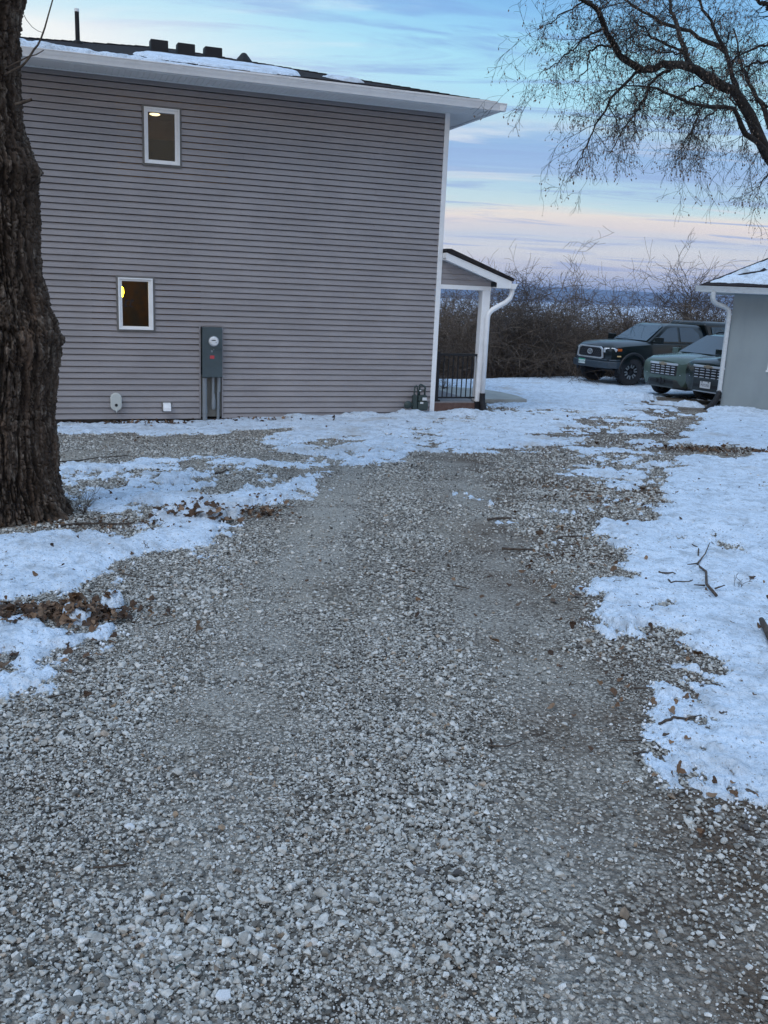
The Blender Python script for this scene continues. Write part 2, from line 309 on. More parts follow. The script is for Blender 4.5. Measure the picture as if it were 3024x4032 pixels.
# ------------------------------------------------------------------ ground
def ground_material():
    m = bpy.data.materials.new('gravel_ground'); m.use_nodes = True; nt = m.node_tree; N = nt.nodes; L = nt.links; b = N['Principled BSDF']
    b.inputs['Roughness'].default_value = .9; b.inputs['Specular IOR Level'].default_value = .25
    geo = N.new('ShaderNodeNewGeometry')
    def nz(sc, det=4, rough=.6, vs=(1, 1, 1)):
        mp = N.new('ShaderNodeMapping'); mp.inputs['Scale'].default_value = vs; L.new(geo.outputs['Position'], mp.inputs[0])
        t = N.new('ShaderNodeTexNoise'); t.inputs['Scale'].default_value = sc; t.inputs['Detail'].default_value = det; t.inputs['Roughness'].default_value = rough; L.new(mp.outputs[0], t.inputs['Vector']); return t.outputs[0]
    def vor(sc, out=0, rnd=1.0):
        t = N.new('ShaderNodeTexVoronoi'); t.inputs['Scale'].default_value = sc; t.inputs['Randomness'].default_value = rnd; L.new(geo.outputs['Position'], t.inputs['Vector']); return t
    def rmp(v, a, c): 
        r = N.new('ShaderNodeMapRange'); r.inputs[1].default_value = a; r.inputs[2].default_value = c; L.new(v, r.inputs[0]); return r.outputs[0]
    def mix(f, a, c, mode='MIX'):
        n = N.new('ShaderNodeMix'); n.data_type = 'RGBA'; n.blend_type = mode
        for i, v in ((0, f), (6, a), (7, c)):
            if isinstance(v, (int, float)): n.inputs[i].default_value = v
            elif isinstance(v, tuple): n.inputs[i].default_value = (*v, 1)
            else: L.new(v, n.inputs[i])
        return n.outputs[2]
    v1 = vor(120); v2 = vor(52)
    # colour of the fine crushed stone: every grain its own grey
    sepc = N.new('ShaderNodeSeparateColor'); L.new(v1.outputs['Color'], sepc.inputs[0])
    grain = mix(rmp(sepc.outputs[0], 0, 1), (.13, .115, .095), (.66, .61, .53))
    sepd = N.new('ShaderNodeSeparateColor'); L.new(v2.outputs['Color'], sepd.inputs[0])
    grain2 = mix(rmp(sepd.outputs[0], 0, 1), (.18, .162, .135), (.76, .71, .63))
    col = mix(rmp(nz(9, 3), .42, .58), grain, grain2)
    dirt = mix(rmp(nz(60, 3), .35, .65), (.07, .052, .038), (.19, .15, .115))
    dust_ = mix(rmp(nz(90, 2), .35, .65), (.30, .285, .25), (.46, .435, .39))
    big = nz(1.3, 6, .65); bm_ = N.new('ShaderNodeMath'); bm_.operation = 'MULTIPLY'; L.new(rmp(big, .52, .66), bm_.inputs[0]); bm_.inputs[1].default_value = .55; col = mix(bm_.outputs[0], col, dirt)
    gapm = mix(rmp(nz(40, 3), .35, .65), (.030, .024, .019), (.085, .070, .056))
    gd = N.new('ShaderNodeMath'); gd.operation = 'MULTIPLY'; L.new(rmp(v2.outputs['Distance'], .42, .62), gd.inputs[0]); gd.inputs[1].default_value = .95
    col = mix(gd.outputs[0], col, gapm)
    def band_(cx, w, k):
        a = N.new('ShaderNodeMath'); a.operation = 'MULTIPLY_ADD'; L.new(sx.outputs[1], a.inputs[0]); a.inputs[1].default_value = k; L.new(sx.outputs[0], a.inputs[2])
        b_ = N.new('ShaderNodeMath'); b_.operation = 'ADD'; L.new(a.outputs[0], b_.inputs[0]); b_.inputs[1].default_value = -cx
        c_ = N.new('ShaderNodeMath'); c_.operation = 'ABSOLUTE'; L.new(b_.outputs[0], c_.inputs[0]); return rmp(c_.outputs[0], w, w*.3)
    sx = N.new('ShaderNodeSeparateXYZ'); L.new(geo.outputs['Position'], sx.inputs[0])
    tk = N.new('ShaderNodeMath'); tk.operation = 'MAXIMUM'; L.new(band_(-.62, .42, -.02), tk.inputs[0]); L.new(band_(.58, .40, -.03), tk.inputs[1])
    tn = N.new('ShaderNodeMath'); tn.operation = 'MULTIPLY'; L.new(tk.outputs[0], tn.inputs[0]); L.new(rmp(nz(2.2, 5, .6), .35, .62), tn.inputs[1])
    tm = N.new('ShaderNodeMath'); tm.operation = 'MULTIPLY'; L.new(tn.outputs[0], tm.inputs[0]); tm.inputs[1].default_value = .75; col = mix(tm.outputs[0], col, dust_)
    # patches of the same dust elsewhere
    dust = mix(rmp(nz(90, 2), .35, .65), (.27, .242, .20), (.46, .42, .355))
    dm = N.new('ShaderNodeMath'); dm.operation = 'MULTIPLY'; L.new(rmp(nz(1.7, 4, .5, (1.0, .45, 1)), .50, .70), dm.inputs[0]); dm.inputs[1].default_value = .6; col = mix(dm.outputs[0], col, dust)
    # browner, wetter edge of the drive
    br = N.new('ShaderNodeMath'); br.operation = 'MULTIPLY'; L.new(rmp(sx.outputs[0], .30, 1.1), br.inputs[0]); L.new(rmp(nz(1.6, 5), .38, .60), br.inputs[1])
    br2 = N.new('ShaderNodeMath'); br2.operation = 'MULTIPLY'; L.new(br.outputs[0], br2.inputs[0]); br2.inputs[1].default_value = .9
    col = mix(br2.outputs[0], col, (.095, .064, .042))
    # beyond the crest: snow fields with patches of dark scrub
    far = rmp(sx.outputs[1], 31, 36)
    field = mix(rmp(nz(.010, 4, .6, (1, .35, 1)), .60, .70), (.62, .66, .72), (.24, .23, .23))
    col = mix(far, col, field)
    L.new(col, b.inputs['Base Color'])
    inv = N.new('ShaderNodeMath'); inv.operation = 'SUBTRACT'; inv.inputs[0].default_value = 1; L.new(v1.outputs['Distance'], inv.inputs[1])
    bp = N.new('ShaderNodeBump'); bp.inputs['Strength'].default_value = .9; bp.inputs['Distance'].default_value = .006; L.new(inv.outputs[0], bp.inputs['Height'])
    inv2 = N.new('ShaderNodeMath'); inv2.operation = 'SUBTRACT'; inv2.inputs[0].default_value = 1; L.new(v2.outputs['Distance'], inv2.inputs[1])
    bp2 = N.new('ShaderNodeBump'); bp2.inputs['Strength'].default_value = .8; bp2.inputs['Distance'].default_value = .012; L.new(inv2.outputs[0], bp2.inputs['Height']); L.new(bp.outputs[0], bp2.inputs['Normal'])
    L.new(bp2.outputs[0], b.inputs['Normal'])
    return m
def make_ground():
    rs = np.r_[np.linspace(.02, 1.2, 10), np.geomspace(1.25, 45, 420), np.geomspace(46, 9000, 90)]
    az = np.r_[np.linspace(-math.pi, -.75, 60), np.linspace(-.74, .74, 420), np.linspace(.75, math.pi, 60)]
    x, y, F, n, k = polar_grid(rs, az); r = np.hypot(x, y)
    z = Z(x, y)+.010*fbm(x/.5, y/.5, 51, 3)*np.clip(40/(r+1), 0, 1)+.006*fbm(x/.12, y/.12, 53, 2)*(r < 20)
    # shallow wheel ruts
    z += np.where(r > 60, 2.5*fbm(x/260, y/260, 61, 3)*np.clip((r-60)/300, 0, 1), 0)
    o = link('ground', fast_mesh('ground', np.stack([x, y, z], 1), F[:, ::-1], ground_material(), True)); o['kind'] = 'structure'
make_ground()

def snow_material():
    m = mat('snow', (.69, .79, .90), .75, spec=.2, noise=[(3.0, (.54, .63, .73), .46, .72, (1, 1, 1)), (28, (.46, .51, .56), .56, .70, (1, .8, 1)), (8, (.44, .50, .56), .50, .68, (1, .8, 1)), (75, (.20, .165, .14), .595, .68, (1, .6, 1)), (26, (.10, .075, .055), .655, .70, (1, .7, 1)), (1.1, (.46, .45, .43), .54, .78, (1, 1, 1))],
            bump=[(22, .9, .03, (1, .8, 1)), (75, .8, .012, (1, 1, 1)), (260, .5, .004, (1, 1, 1))], coords='Object')
    return m
SNOWM = snow_material()
def make_snow():
    rs = [1.3]
    while rs[-1] < 46: rs.append(rs[-1]+min(.0011*rs[-1]**2, .0062*rs[-1]))
    az = np.linspace(-.66, .66, 820)
    x, y, F, n, k = polar_grid(np.array(rs), az)
    t = snow_field(x, y); h = snow_height(x, y, t); z = Z(x, y)+h
    keep = (t[F] > -.25).any(1); F = F[keep]
    used = np.zeros(len(x), bool); used[F.ravel()] = True; idx = np.cumsum(used)-1
    V = np.stack([x, y, z], 1)[used]; F = idx[F]
    o = link('snow', fast_mesh('snow', V, F[:, ::-1], SNOWM, True)); tag(o, kind='stuff', label='patchy melting snow lying on the gravel and lawn', cat='snow')
make_snow()

# ------------------------------------------------------------------ scattered small things by geometry nodes
def scatter(name, P, rot, scl, pid, protos, kindlabel, cat):
    hold = bpy.data.collections.new(name+'_kinds')
    for q in protos: hold.objects.link(q)
    me = bpy.data.meshes.new(name); me.vertices.add(len(P)); me.vertices.foreach_set('co', np.ascontiguousarray(P, dtype=np.float32).ravel())
    a = me.attributes.new('rot', 'FLOAT_VECTOR', 'POINT'); a.data.foreach_set('vector', np.ascontiguousarray(rot, dtype=np.float32).ravel())
    a = me.attributes.new('scl', 'FLOAT_VECTOR', 'POINT'); a.data.foreach_set('vector', np.ascontiguousarray(scl, dtype=np.float32).ravel())
    a = me.attributes.new('pid', 'INT', 'POINT'); a.data.foreach_set('value', np.ascontiguousarray(pid, dtype=np.int32))
    o = link(name, me); tag(o, kindlabel, cat, kind='stuff')
    ng = bpy.data.node_groups.new(name, 'GeometryNodeTree'); ng.interface.new_socket('Geometry', in_out='INPUT', socket_type='NodeSocketGeometry'); ng.interface.new_socket('Geometry', in_out='OUTPUT', socket_type='NodeSocketGeometry')
    N = ng.nodes; L = ng.links; gi = N.new('NodeGroupInput'); go = N.new('NodeGroupOutput')
    ci = N.new('GeometryNodeCollectionInfo'); ci.inputs[0].default_value = hold; ci.inputs['Separate Children'].default_value = True; ci.inputs['Reset Children'].default_value = True
    ip = N.new('GeometryNodeInstanceOnPoints'); ip.inputs['Pick Instance'].default_value = True
    def attr(nm, ty):
        n = N.new('GeometryNodeInputNamedAttribute'); n.data_type = ty; n.inputs[0].default_value = nm; return n.outputs[0]
    e2r = N.new('FunctionNodeEulerToRotation'); L.new(attr('rot', 'FLOAT_VECTOR'), e2r.inputs[0])
    L.new(gi.outputs[0], ip.inputs['Points']); L.new(ci.outputs[0], ip.inputs['Instance']); L.new(attr('pid', 'INT'), ip.inputs['Instance Index'])
    L.new(e2r.outputs[0], ip.inputs['Rotation']); L.new(attr('scl', 'FLOAT_VECTOR'), ip.inputs['Scale']); L.new(ip.outputs[0], go.inputs[0])
    md = o.modifiers.new('scatter', 'NODES'); md.node_group = ng
    return o
def free(name, me): return bpy.data.objects.new(name, me)      # a prototype outside the scene

def random_mat(name, stops, rough=.85, bumpsc=None, spec=.3):
    m = bpy.data.materials.new(name); m.use_nodes = True; nt = m.node_tree; N = nt.nodes; L = nt.links; b = N['Principled BSDF']; b.inputs['Roughness'].default_value = rough; b.inputs['Specular IOR Level'].default_value = spec
    oi = N.new('ShaderNodeObjectInfo'); r = N.new('ShaderNodeValToRGB'); L.new(oi.outputs['Random'], r.inputs[0]); cr = r.color_ramp
    while len(cr.elements) < len(stops): cr.elements.new(.5)
    for e, (p, c) in zip(cr.elements, stops): e.position = p; e.color = (*c, 1)
    t = N.new('ShaderNodeTexNoise'); t.inputs['Scale'].default_value = bumpsc or 40; t.inputs['Detail'].default_value = 4
    tc = N.new('ShaderNodeTexCoord'); L.new(tc.outputs['Object'], t.inputs['Vector'])
    mr = N.new('ShaderNodeMapRange'); mr.inputs[1].default_value = .3; mr.inputs[2].default_value = .7; mr.inputs[3].default_value = .72; mr.inputs[4].default_value = 1.15; L.new(t.outputs[0], mr.inputs[0])
    mx = N.new('ShaderNodeVectorMath'); mx.operation = 'SCALE'; L.new(r.outputs[0], mx.inputs[0]); L.new(mr.outputs[0], mx.inputs['Scale']); L.new(mx.outputs[0], b.inputs['Base Color'])
    return m
STONE = random_mat('limestone_chips', [(0, (.07, .066, .058)), (.10, (.20, .19, .17)), (.28, (.35, .34, .31)), (.58, (.50, .49, .455)), (.84, (.60, .59, .555)), (.91, (.70, .695, .67)), (.94, (.34, .25, .17)), (.965, (.06, .062, .067)), (1, (.52, .50, .46))], .8, 2.2)
def stone_mesh(i):
    r = np.random.default_rng(100+i); n = 13
    P = r.normal(size=(n, 3)); P /= np.linalg.norm(P, axis=1)[:, None]; P *= r.uniform(.78, 1.1, (n, 1)); P *= np.array([1, r.uniform(.62, .95), r.uniform(.42, .75)])
    import bmesh
    bm = bmesh.new(); [bm.verts.new(p) for p in P]; bmesh.ops.convex_hull(bm, input=bm.verts)
    for v in [v for v in bm.verts if not v.link_faces]: bm.verts.remove(v)
    bmesh.ops.bevel(bm, geom=list(bm.edges), offset=.06, segments=1, affect='EDGES')
    me = bpy.data.meshes.new('stone'); bm.to_mesh(me); bm.free(); me.materials.append(STONE); return me
def make_gravel():
    protos = [free('stone_%d' % i, stone_mesh(i)) for i in range(16)]
    A = .60; X = []; Y = []; S = []
    for r0, r1, dens, med in ((1.4, 2.3, 15000, .0056), (2.3, 3.2, 14000, .0051), (3.2, 4.6, 9500, .0053), (4.6, 6.5, 5200, .0062), (6.5, 9.5, 2500, .0078), (9.5, 13, 950, .0098), (13, 20, 330, .012)):
        n = int(dens*A*(r1*r1-r0*r0)); rr = np.sqrt(rng.uniform(r0*r0, r1*r1, n)); aa = rng.uniform(-A, A, n); X.append(rr*np.sin(aa)); Y.append(rr*np.cos(aa)); S.append(med*np.exp(rng.normal(0, .46, n)))
    x = np.concatenate(X); y = np.concatenate(Y); s = np.concatenate(S)
    # sorted patches: coarse here, fine there, worn bare in between
    c1 = fbm(x/.55, y/.55, 71, 3); c2 = fbm(x/.9, y/1.6, 73, 3)
    track = np.maximum(np.exp(-((x+.62-.02*y)/.30)**2), np.exp(-((x-.58-.03*y)/.28)**2))*(y > 2.2); s = s*(1+.6*c1)*(1-.22*track)*(1-.25*np.clip((y-3)/3, 0, 1)*0); s = np.clip(s, .0028, .024)
    t = snow_field(x, y)
    keep = (t < .4*rng.random(len(x))) & (rng.random(len(x)) < np.clip(1.0-1.9*np.clip(c2-.06, 0, 1)-.42*track, .30, 1)) & (np.hypot(x+3.0, y-6.95) > .5)
    x, y, s = x[keep], y[keep], s[keep]; n = len(x)
    z = Z(x, y)+.010*fbm(x/.5, y/.5, 51, 3)+.004+s*rng.uniform(-.05, .45, n)
    rot = np.stack([rng.normal(0, .28, n), rng.normal(0, .28, n), rng.uniform(0, 6.28, n)], 1)
    scatter('gravel', np.stack([x, y, z], 1), rot, np.stack([s]*3, 1), rng.integers(0, 16, n), protos, 'loose pale crushed limestone covering the driveway', 'gravel')
    print('stones', n)
make_gravel()

LEAFM = random_mat('dry_leaf', [(0, (.040, .024, .016)), (.35, (.085, .048, .028)), (.65, (.15, .085, .046)), (.85, (.25, .16, .10)), (1, (.05, .035, .025))], .7, 30)
def leaf_mesh(i):
    r = np.random.default_rng(300+i); w = []; n = 11
    for k in range(n):
        a = 2*math.pi*k/n; rad = (.55+.45*abs(math.cos(a*1.5)))*(.75+.25*r.random()); x_, y_ = rad*math.cos(a), rad*math.sin(a)*.75
        w.append((x_, y_, .28*(x_*x_)+.35*y_*abs(y_)+r.normal(0, .09)))
    me = bpy.data.meshes.new('leaf'); me.from_pydata([(0, 0, 0)]+w, [], [(0, k+1, (k+1) % n+1) for k in range(n)]); me.materials.append(LEAFM); return me
def make_leaves():
    protos = [free('leaf_%d' % i, leaf_mesh(i)) for i in range(8)]
    X = []
    def blob(cx, cy, sx, sy, n, size=.035, zz=.03): 
        X.append(np.stack([rng.normal(cx, sx, n), rng.normal(cy, sy, n), np.exp(rng.normal(0, .3, n))*size, np.full(n, zz)], 1))
    blob(-1.78, 4.55, .22, .08, 300, .025); blob(-1.52, 4.53, .12, .09, 170, .024); blob(-1.95, 4.35, .15, .06, 50, .024)
    blob(-1.95, 3.72, .14, .09, 130, .022); blob(-1.05, 7.35, .14, .14, 110, .022); blob(-1.0, 7.75, .22, .25, 60, .02); blob(-1.35, 7.05, .12, .06, 40); blob(-1.6, 7.25, .12, .1, 40, .03)
    blob(4.7, 13.35, .5, .22, 230, .030); blob(5.5, 13.3, .6, .2, 110, .028); blob(2.1, 8.7, .32, .3, 130, .02); blob(2.4, 9.3, .4, .2, 60, .02)
    blob(-4.6, 15.9, .9, .12, 90, .04); blob(-2.5, 16.6, .8, .12, 60, .04); blob(-2.5, 6.75, .35, .14, 90, .018); blob(-2.0, 6.7, .3, .1, 50, .018)
    blob(.9, 5.3, .35, .9, 60, .022); blob(1.1, 3.6, .18, .6, 60, .018); blob(1.4, 6.3, .2, .5, 40, .022); blob(-1.3, 4.0, .2, .4, 30, .025)
    n = 200; rr = np.sqrt(rng.uniform(2.2**2, 20**2, n)); aa = rng.uniform(-.55, .55, n); X.append(np.stack([rr*np.sin(aa), rr*np.cos(aa), np.exp(rng.normal(0, .35, n))*.013*(1+rr/14), np.zeros(n)+.02], 1))
    n = 220; X.append(np.stack([rng.uniform(1.2, 7, n), rng.uniform(2.8, 19, n), np.exp(rng.normal(0, .45, n))*.016, np.zeros(n)+.02], 1))
    n = 160; X.append(np.stack([rng.uniform(-3.2, -.8, n), rng.uniform(4.6, 9.5, n), np.exp(rng.normal(0, .35, n))*.015, np.zeros(n)+.02], 1))
    A_ = np.concatenate(X); x, y, s, zz = A_.T; n = len(x); t = snow_field(x, y)
    z = Z(x, y)+np.where(t > 0, snow_height(x, y, t), .008)+zz*rng.random(n)*.7+.004
    rot = np.stack([rng.normal(0, .5, n), rng.normal(0, .5, n), rng.uniform(0, 6.28, n)], 1)
    scatter('fallen_leaves', np.stack([x, y, z], 1), rot, np.stack([s]*3, 1), rng.integers(0, 8, n), protos, 'curled brown fallen leaves scattered over snow and gravel', 'leaves')
make_leaves()

# snow crumbs broken off the edges
def make_crumbs():
    CR = random_mat('snow_crumb', [(0, (.74, .78, .83)), (1, (.84, .87, .9))], .8, 3)
    protos = []
    for i in range(5):
        me = stone_mesh(40+i); me.materials.clear(); me.materials.append(CR); me.polygons.foreach_set('use_smooth', [True]*len(me.polygons)); protos.append(free('crumb_%d' % i, me))
    n = 26000; rr = np.exp(rng.uniform(math.log(2), math.log(20), n)); aa = rng.uniform(-.58, .58, n); x = rr*np.sin(aa); y = rr*np.cos(aa); t = snow_field(x, y)
    k = (t > -.28) & (t < .10); x, y, t, rr = x[k], y[k], t[k], rr[k]; n = len(x); s = np.minimum(np.exp(rng.normal(0, .5, n))*.006*(1+rr*.10), .010+.001*rr)
    rot = rng.uniform(0, 6.28, (n, 3)); z = Z(x, y)+.008+s*.5
    scatter('snow_crumbs', np.stack([x, y, z], 1), rot, np.stack([s]*3, 1), rng.integers(0, 5, n), protos, 'small crumbs of snow along the melting edges', 'snow')
make_crumbs()

# ------------------------------------------------------------------ sticks
BARKM = mat('twig_bark', (.045, .032, .024), .85, noise=(30, (.11, .085, .065), .4, .7, (1, 1, 1)))
def on_ground(x, y, lift=.012):
    t = float(snow_field(np.array([x]), np.array([y]))[0]); h = float(snow_height(np.array([x]), np.array([y]), np.array([t]))[0]) if t > 0 else .012
    return (x, y, z1(x, y)+h+lift)
STICKS = [
 ([(.86,7.42),(.97,7.5),(1.1,7.52)], .014, 'straight dark stick on gravel beside the long thin snow patch'),
 ([(.86,6.37),(.97,6.36),(1.09,6.37)], .013, 'straight dark stick lying mid driveway, nearest the tyre tracks'),
 ([(.44,5.34),(.53,5.28)], .008, 'short thin twig near the centre of the driveway'),
 ([(1.33,6.79),(1.4,6.86),(1.54,6.91)], .012, 'bent dark stick touching the tip of the right snow'),
 ([(1.31,6.55),(1.43,6.62)], .008, 'small straight stick just below the bent one by the right snow'),
 ([(.75,6.85),(.82,6.86)], .007, 'tiny stick between the two straight dark sticks'),
 ([(1.82,5.83),(1.94,5.85)], .009, 'straight short stick on the right snow left of the forked branch'),
 ([(1.83,5.65),(1.83,5.58),(2.0,5.68)], .007, 'hooked thin twig on snow below the short stick'),
 ([(1.14,3.42),(1.23,3.47),(1.35,3.53)], .008, 'long stick crossing from gravel onto the near right snow edge'),
 ([(1.14,3.8),(1.22,3.81)], .006, 'thin brown twig on wet gravel left of the snow notch'),
 ([(1.03,2.85),(1.1,2.9)], .005, 'small dark twig on gravel nearest the bottom right snow'),
 ([(.97,3.15),(1.03,3.18)], .006, 'short reddish twig on the brown gravel strip'),
 ([(1.43,3.55),(1.46,3.55)], .005, 'tiny dark twig piece lying on the near right snow'),
 ([(.43,3.17),(.5,3.17),(.56,3.22)], .005, 'curved twig on the pale gravel in the foreground'),
 ([(-1.33,3.45),(-1.27,3.49)], .005, 'small brown twig on gravel below the lower left snow patch'),
 ([(-3.69,10.19),(-3.51,10.38),(-3.39,10.72),(-3.13,10.98)], .012, 'long thin fallen branch beside the big trunk on gravel'),
 ([(-1.79,9.53),(-1.69,9.74)], .016, 'stubby dark stick on streaky snow in front of the meter'),
 ([(-1.43,7.49),(-1.28,7.46)], .012, 'dark stick beside the lumpy snow heap left of the drive'),
 ([(-1.59,5.35),(-1.47,5.28)], .006, 'thin curved twig at the edge of the left snow'),
 ([(-1.36,5.07),(-1.24,5.1)], .004, 'thin straight straw-like twig beside the left snow edge'),
 ([(-1.14,4.38),(-1.06,4.46)], .005, 'brown twig on gravel right of the leaf patch'),
 ([(-2.41,6.65),(-2.25,6.74),(-1.88,6.77)], .013, 'long dark branch on bare ground at the foot of the trunk'),
 ([(-.78,2.3),(-.74,2.31),(-.68,2.33)], .005, 'knobbly brown twig in the lower left foreground gravel'),
 ([(.95,3.26),(1.07,3.28)], .004, 'pale thin straw twig on foreground gravel'),
 ([(1.89,9.17),(2.1,9.1)], .012, 'dark stick on the bare brown patch in the right snow')]
for pts, r, lab in STICKS:
    P = []
    for i in range(len(pts)-1):
        a, b = np.array(pts[i]), np.array(pts[i+1])
        for t in np.linspace(0, 1, 6)[:None if i == len(pts)-2 else -1]: p = a*(1-t)+b*t; P.append(p)
    Q = [on_ground(p[0]+random.uniform(-1, 1)*r*.5, p[1]+random.uniform(-1, 1)*r*.5, r*.6) for p in P]
    rad = [r*.78*(1-.45*i/len(Q))*random.uniform(.85, 1.15) for i in range(len(Q))]
    o = MB().tube([(q[0]-Q[0][0], q[1]-Q[0][1], q[2]-Q[0][2]) for q in Q], rad, 6).build('stick', BARKM, None, True); o.location = Q[0]
    tag(o, lab, 'stick', 'fallen sticks on the ground')
def fallen_branch():
    b = MB(); org = on_ground(2.0, 5.25)
    for L_, r0, r1 in (([(2.0,5.25),(2.01,5.46),(2.1,5.74),(2.15,6.05),(2.32,6.55),(2.28,6.59)], .010, .004), ([(2.15,6.05),(2.26,6.24),(2.45,6.7)], .006, .003), ([(2.14,6.03),(2.03,5.9)], .006, .003), ([(2.01,5.49),(1.93,5.45)], .006, .003), ([(2.04,5.39),(2.12,5.45)], .006, .003)):
        n = len(L_); Q = [on_ground(p[0], p[1], .012+.02*math.sin(i*1.3)) for i, p in enumerate(L_)]
        b.tube([tuple(q[j]-org[j] for j in range(3)) for q in Q], [r0+(r1-r0)*i/(n-1) for i in range(n)], 6)
    o = b.build('fallen_branch', BARKM, None, True); o.location = org
    tag(o, 'forked dark branch with side twigs lying on the right snow', 'branch')
    Q = [on_ground(2.07, 4.75, .02), on_ground(2.05, 4.66, .022), on_ground(2.03, 4.59, .03), on_ground(2.0, 4.45, .03), on_ground(1.99, 4.39, .03)]
    o = MB().tube([tuple(q[j]-Q[0][j] for j in range(3)) for q in Q], [.014, .017, .017, .020, .017], 9).build('branch_stub', BARKM, None, True); o.location = Q[0]
    tag(o, 'thick mossy piece of branch on snow at the right edge', 'branch')
fallen_branch()
def ground_stone(name, x, y, s, col, lab, sq=(1, .8, .55), rz=.4):
    me = stone_mesh(int(abs(x*1000)) % 50+60); me.materials.clear(); me.materials.append(mat('stone_'+name, col, .6, noise=(8, tuple(c*1.3 for c in col), .4, .7, (1, 1, 1))))
    o = link('stone', me); o.scale = (s*sq[0], s*sq[1], s*sq[2]); o.rotation_euler = (.2, .1, rz); o.location = (x, y, z1(x, y)+s*.35); tag(o, lab, 'stone')
ground_stone('green', -.45, 1.92, .018, (.035, .06, .055), 'dark green rounded pebble among pale gravel at the bottom left', (1, .8, .9))
for i, (x, y, s, lab) in enumerate([(-.55, 2.01, .024, 'pale flat stone above the dark green pebble'), (-.54, 1.85, .022, 'pinkish flat stone left of the dark green pebble'), (-.33, 1.83, .028, 'large whitish angular stone right of the dark green pebble'), (-.74, 2.53, .022, 'large pale stone in the left foreground gravel')]):
    ground_stone('pale', x, y, s, (.55, .56, .57) if i != 1 else (.50, .45, .43), lab)

# ------------------------------------------------------------------ house
YAW = .3487; WD = 16.749; S0 = 7.02; ZB = -.8348; ZT = 4.743
HU = Vector((math.cos(YAW), math.sin(YAW), 0)); HN = Vector((-math.sin(YAW), math.cos(YAW), 0))
def house_at(s, d, z): p = HU*s+HN*(WD+d); return Vector((p.x, p.y, z))
WHITE = mat('white_trim', (.86, .87, .88), .4, noise=(6, (.76, .77, .78), .45, .8, (1, 1, 1)))
SOFFIT = mat('white_soffit', (.84, .84, .84), .5)
SIDING = mat('grey_vinyl_siding', (.292, .276, .285), .5, noise=[(3, (.252, .238, .247), .4, .65, (.4, .4, 3)), (.9, (.322, .303, .311), .45, .7, (1, 1, 1))], bump=[(14, .35, .004, (.6, .6, 14))])
TRIMG = mat('taupe_window_trim', (.15, .145, .14), .6)
SHINGLE = mat('dark_shingles', (.028, .024, .026), .95, spec=.15, noise=[(60, (.055, .048, .045), .45, .65, (1, 1, 1)), (5, (.018, .016, .018), .45, .6, (1, 6, 1))], bump=[(9, .8, .02, (1, 9, 1)), (120, .5, .004, (1, 1, 1))])
DARK = mat('painted_hole_dark', (.02, .02, .022), .9)
BLACKM = mat('black_metal', (.012, .012, .014), .6, spec=.3)
FOUND = mat('dark_foundation', (.055, .05, .048), .9, noise=(8, (.10, .09, .08), .4, .7, (1, 1, 1)))
def glass_mat(name, tint=(.75, .78, .8), refl=.05):
    m = bpy.data.materials.new(name); m.use_nodes = True; nt = m.node_tree; N = nt.nodes; L = nt.links; N.clear()
    o = N.new('ShaderNodeOutputMaterial'); mx = N.new('ShaderNodeMixShader'); t = N.new('ShaderNodeBsdfTransparent'); g = N.new('ShaderNodeBsdfGlossy')
    fr = N.new('ShaderNodeFresnel'); fr.inputs[0].default_value = 1.28; ad = N.new('ShaderNodeMath'); ad.operation = 'ADD'; ad.inputs[1].default_value = refl-.04; ad.use_clamp = True; L.new(fr.outputs[0], ad.inputs[0])
    t.inputs[0].default_value = (*tint, 1); g.inputs[0].default_value = (.9, .95, 1, 1); g.inputs['Roughness'].default_value = .02
    L.new(ad.outputs[0], mx.inputs[0]); L.new(t.outputs[0], mx.inputs[1]); L.new(g.outputs[0], mx.inputs[2]); L.new(mx.outputs[0], o.inputs[0]); return m
PANE = glass_mat('window_glass')

house = empty('house', house_at(S0, 0, ZB), YAW)
tag(house, 'two storey house with grey lap siding, white trim and dark hip roof', 'house')
def HL(s, d, z): return (s-S0, d, z-ZB)
OPEN = [(1.60, 2.13, 3.47, 4.30), (1.12, 1.66, .73, 1.56), (2.485, 2.865, ZB-.1, .80)]
def lap_wall(name, mapf, a0, a1, openings, parent, seed=1):
    b = MB(); C = .1016; r = random.Random(seed)
    for i in range(55):
        z0 = ZB+i*C; z1_ = min(z0+C, ZT); zc = (z0+z1_)/2
        segs = [(a0, a1)]
        for (o0, o1, p0, p1) in openings:
            if p0 < zc < p1:
                ns = []
                for (u0, u1) in segs:
                    if o1 <= u0 or o0 >= u1: ns.append((u0, u1))
                    else:
                        if u0 < o0: ns.append((u0, o0))
                        if o1 < u1: ns.append((o1, u1))
                segs = ns
        for (u0, u1) in segs:
            cuts = [u0]+sorted(v for v in (a0-1+3.66*k+(i % 3)*1.22+r.uniform(-.3, .3) for k in range(6)) if u0+.3 < v < u1-.3)+[u1]
            for j in range(len(cuts)-1):
                e = .0035*((i+j) % 2)
                c0, c1 = cuts[j], cuts[j+1]+(.02 if j < len(cuts)-2 else 0)
                prof = [(-.024-e, z0), (-.008-e, z1_-.012), (.004, z1_-.012), (.014, z1_-.008), (.014, z0-.001), (-.018, z0-.001), (-.018, z0+.003) ]
                prof = [(-.030-e, z0), (-.010-e, z1_-.0160), (.044, z1_-.0160), (.044, z1_-.0005), (.050, z1_-.0005), (.050, z0)]
                n = len(prof); vs = [mapf(c0, d, z) for d, z in prof]+[mapf(c1, d, z) for d, z in prof]
                b.add(vs, [(k, (k+1) % n, (k+1) % n+n, k+n) for k in range(n)]+[tuple(range(n-1, -1, -1)), tuple(range(n, 2*n))])
    return b.build(name, SIDING, parent)
lap_wall('wall', lambda a, d, z: HL(a, d, z), -2.0, 6.94, OPEN, house)
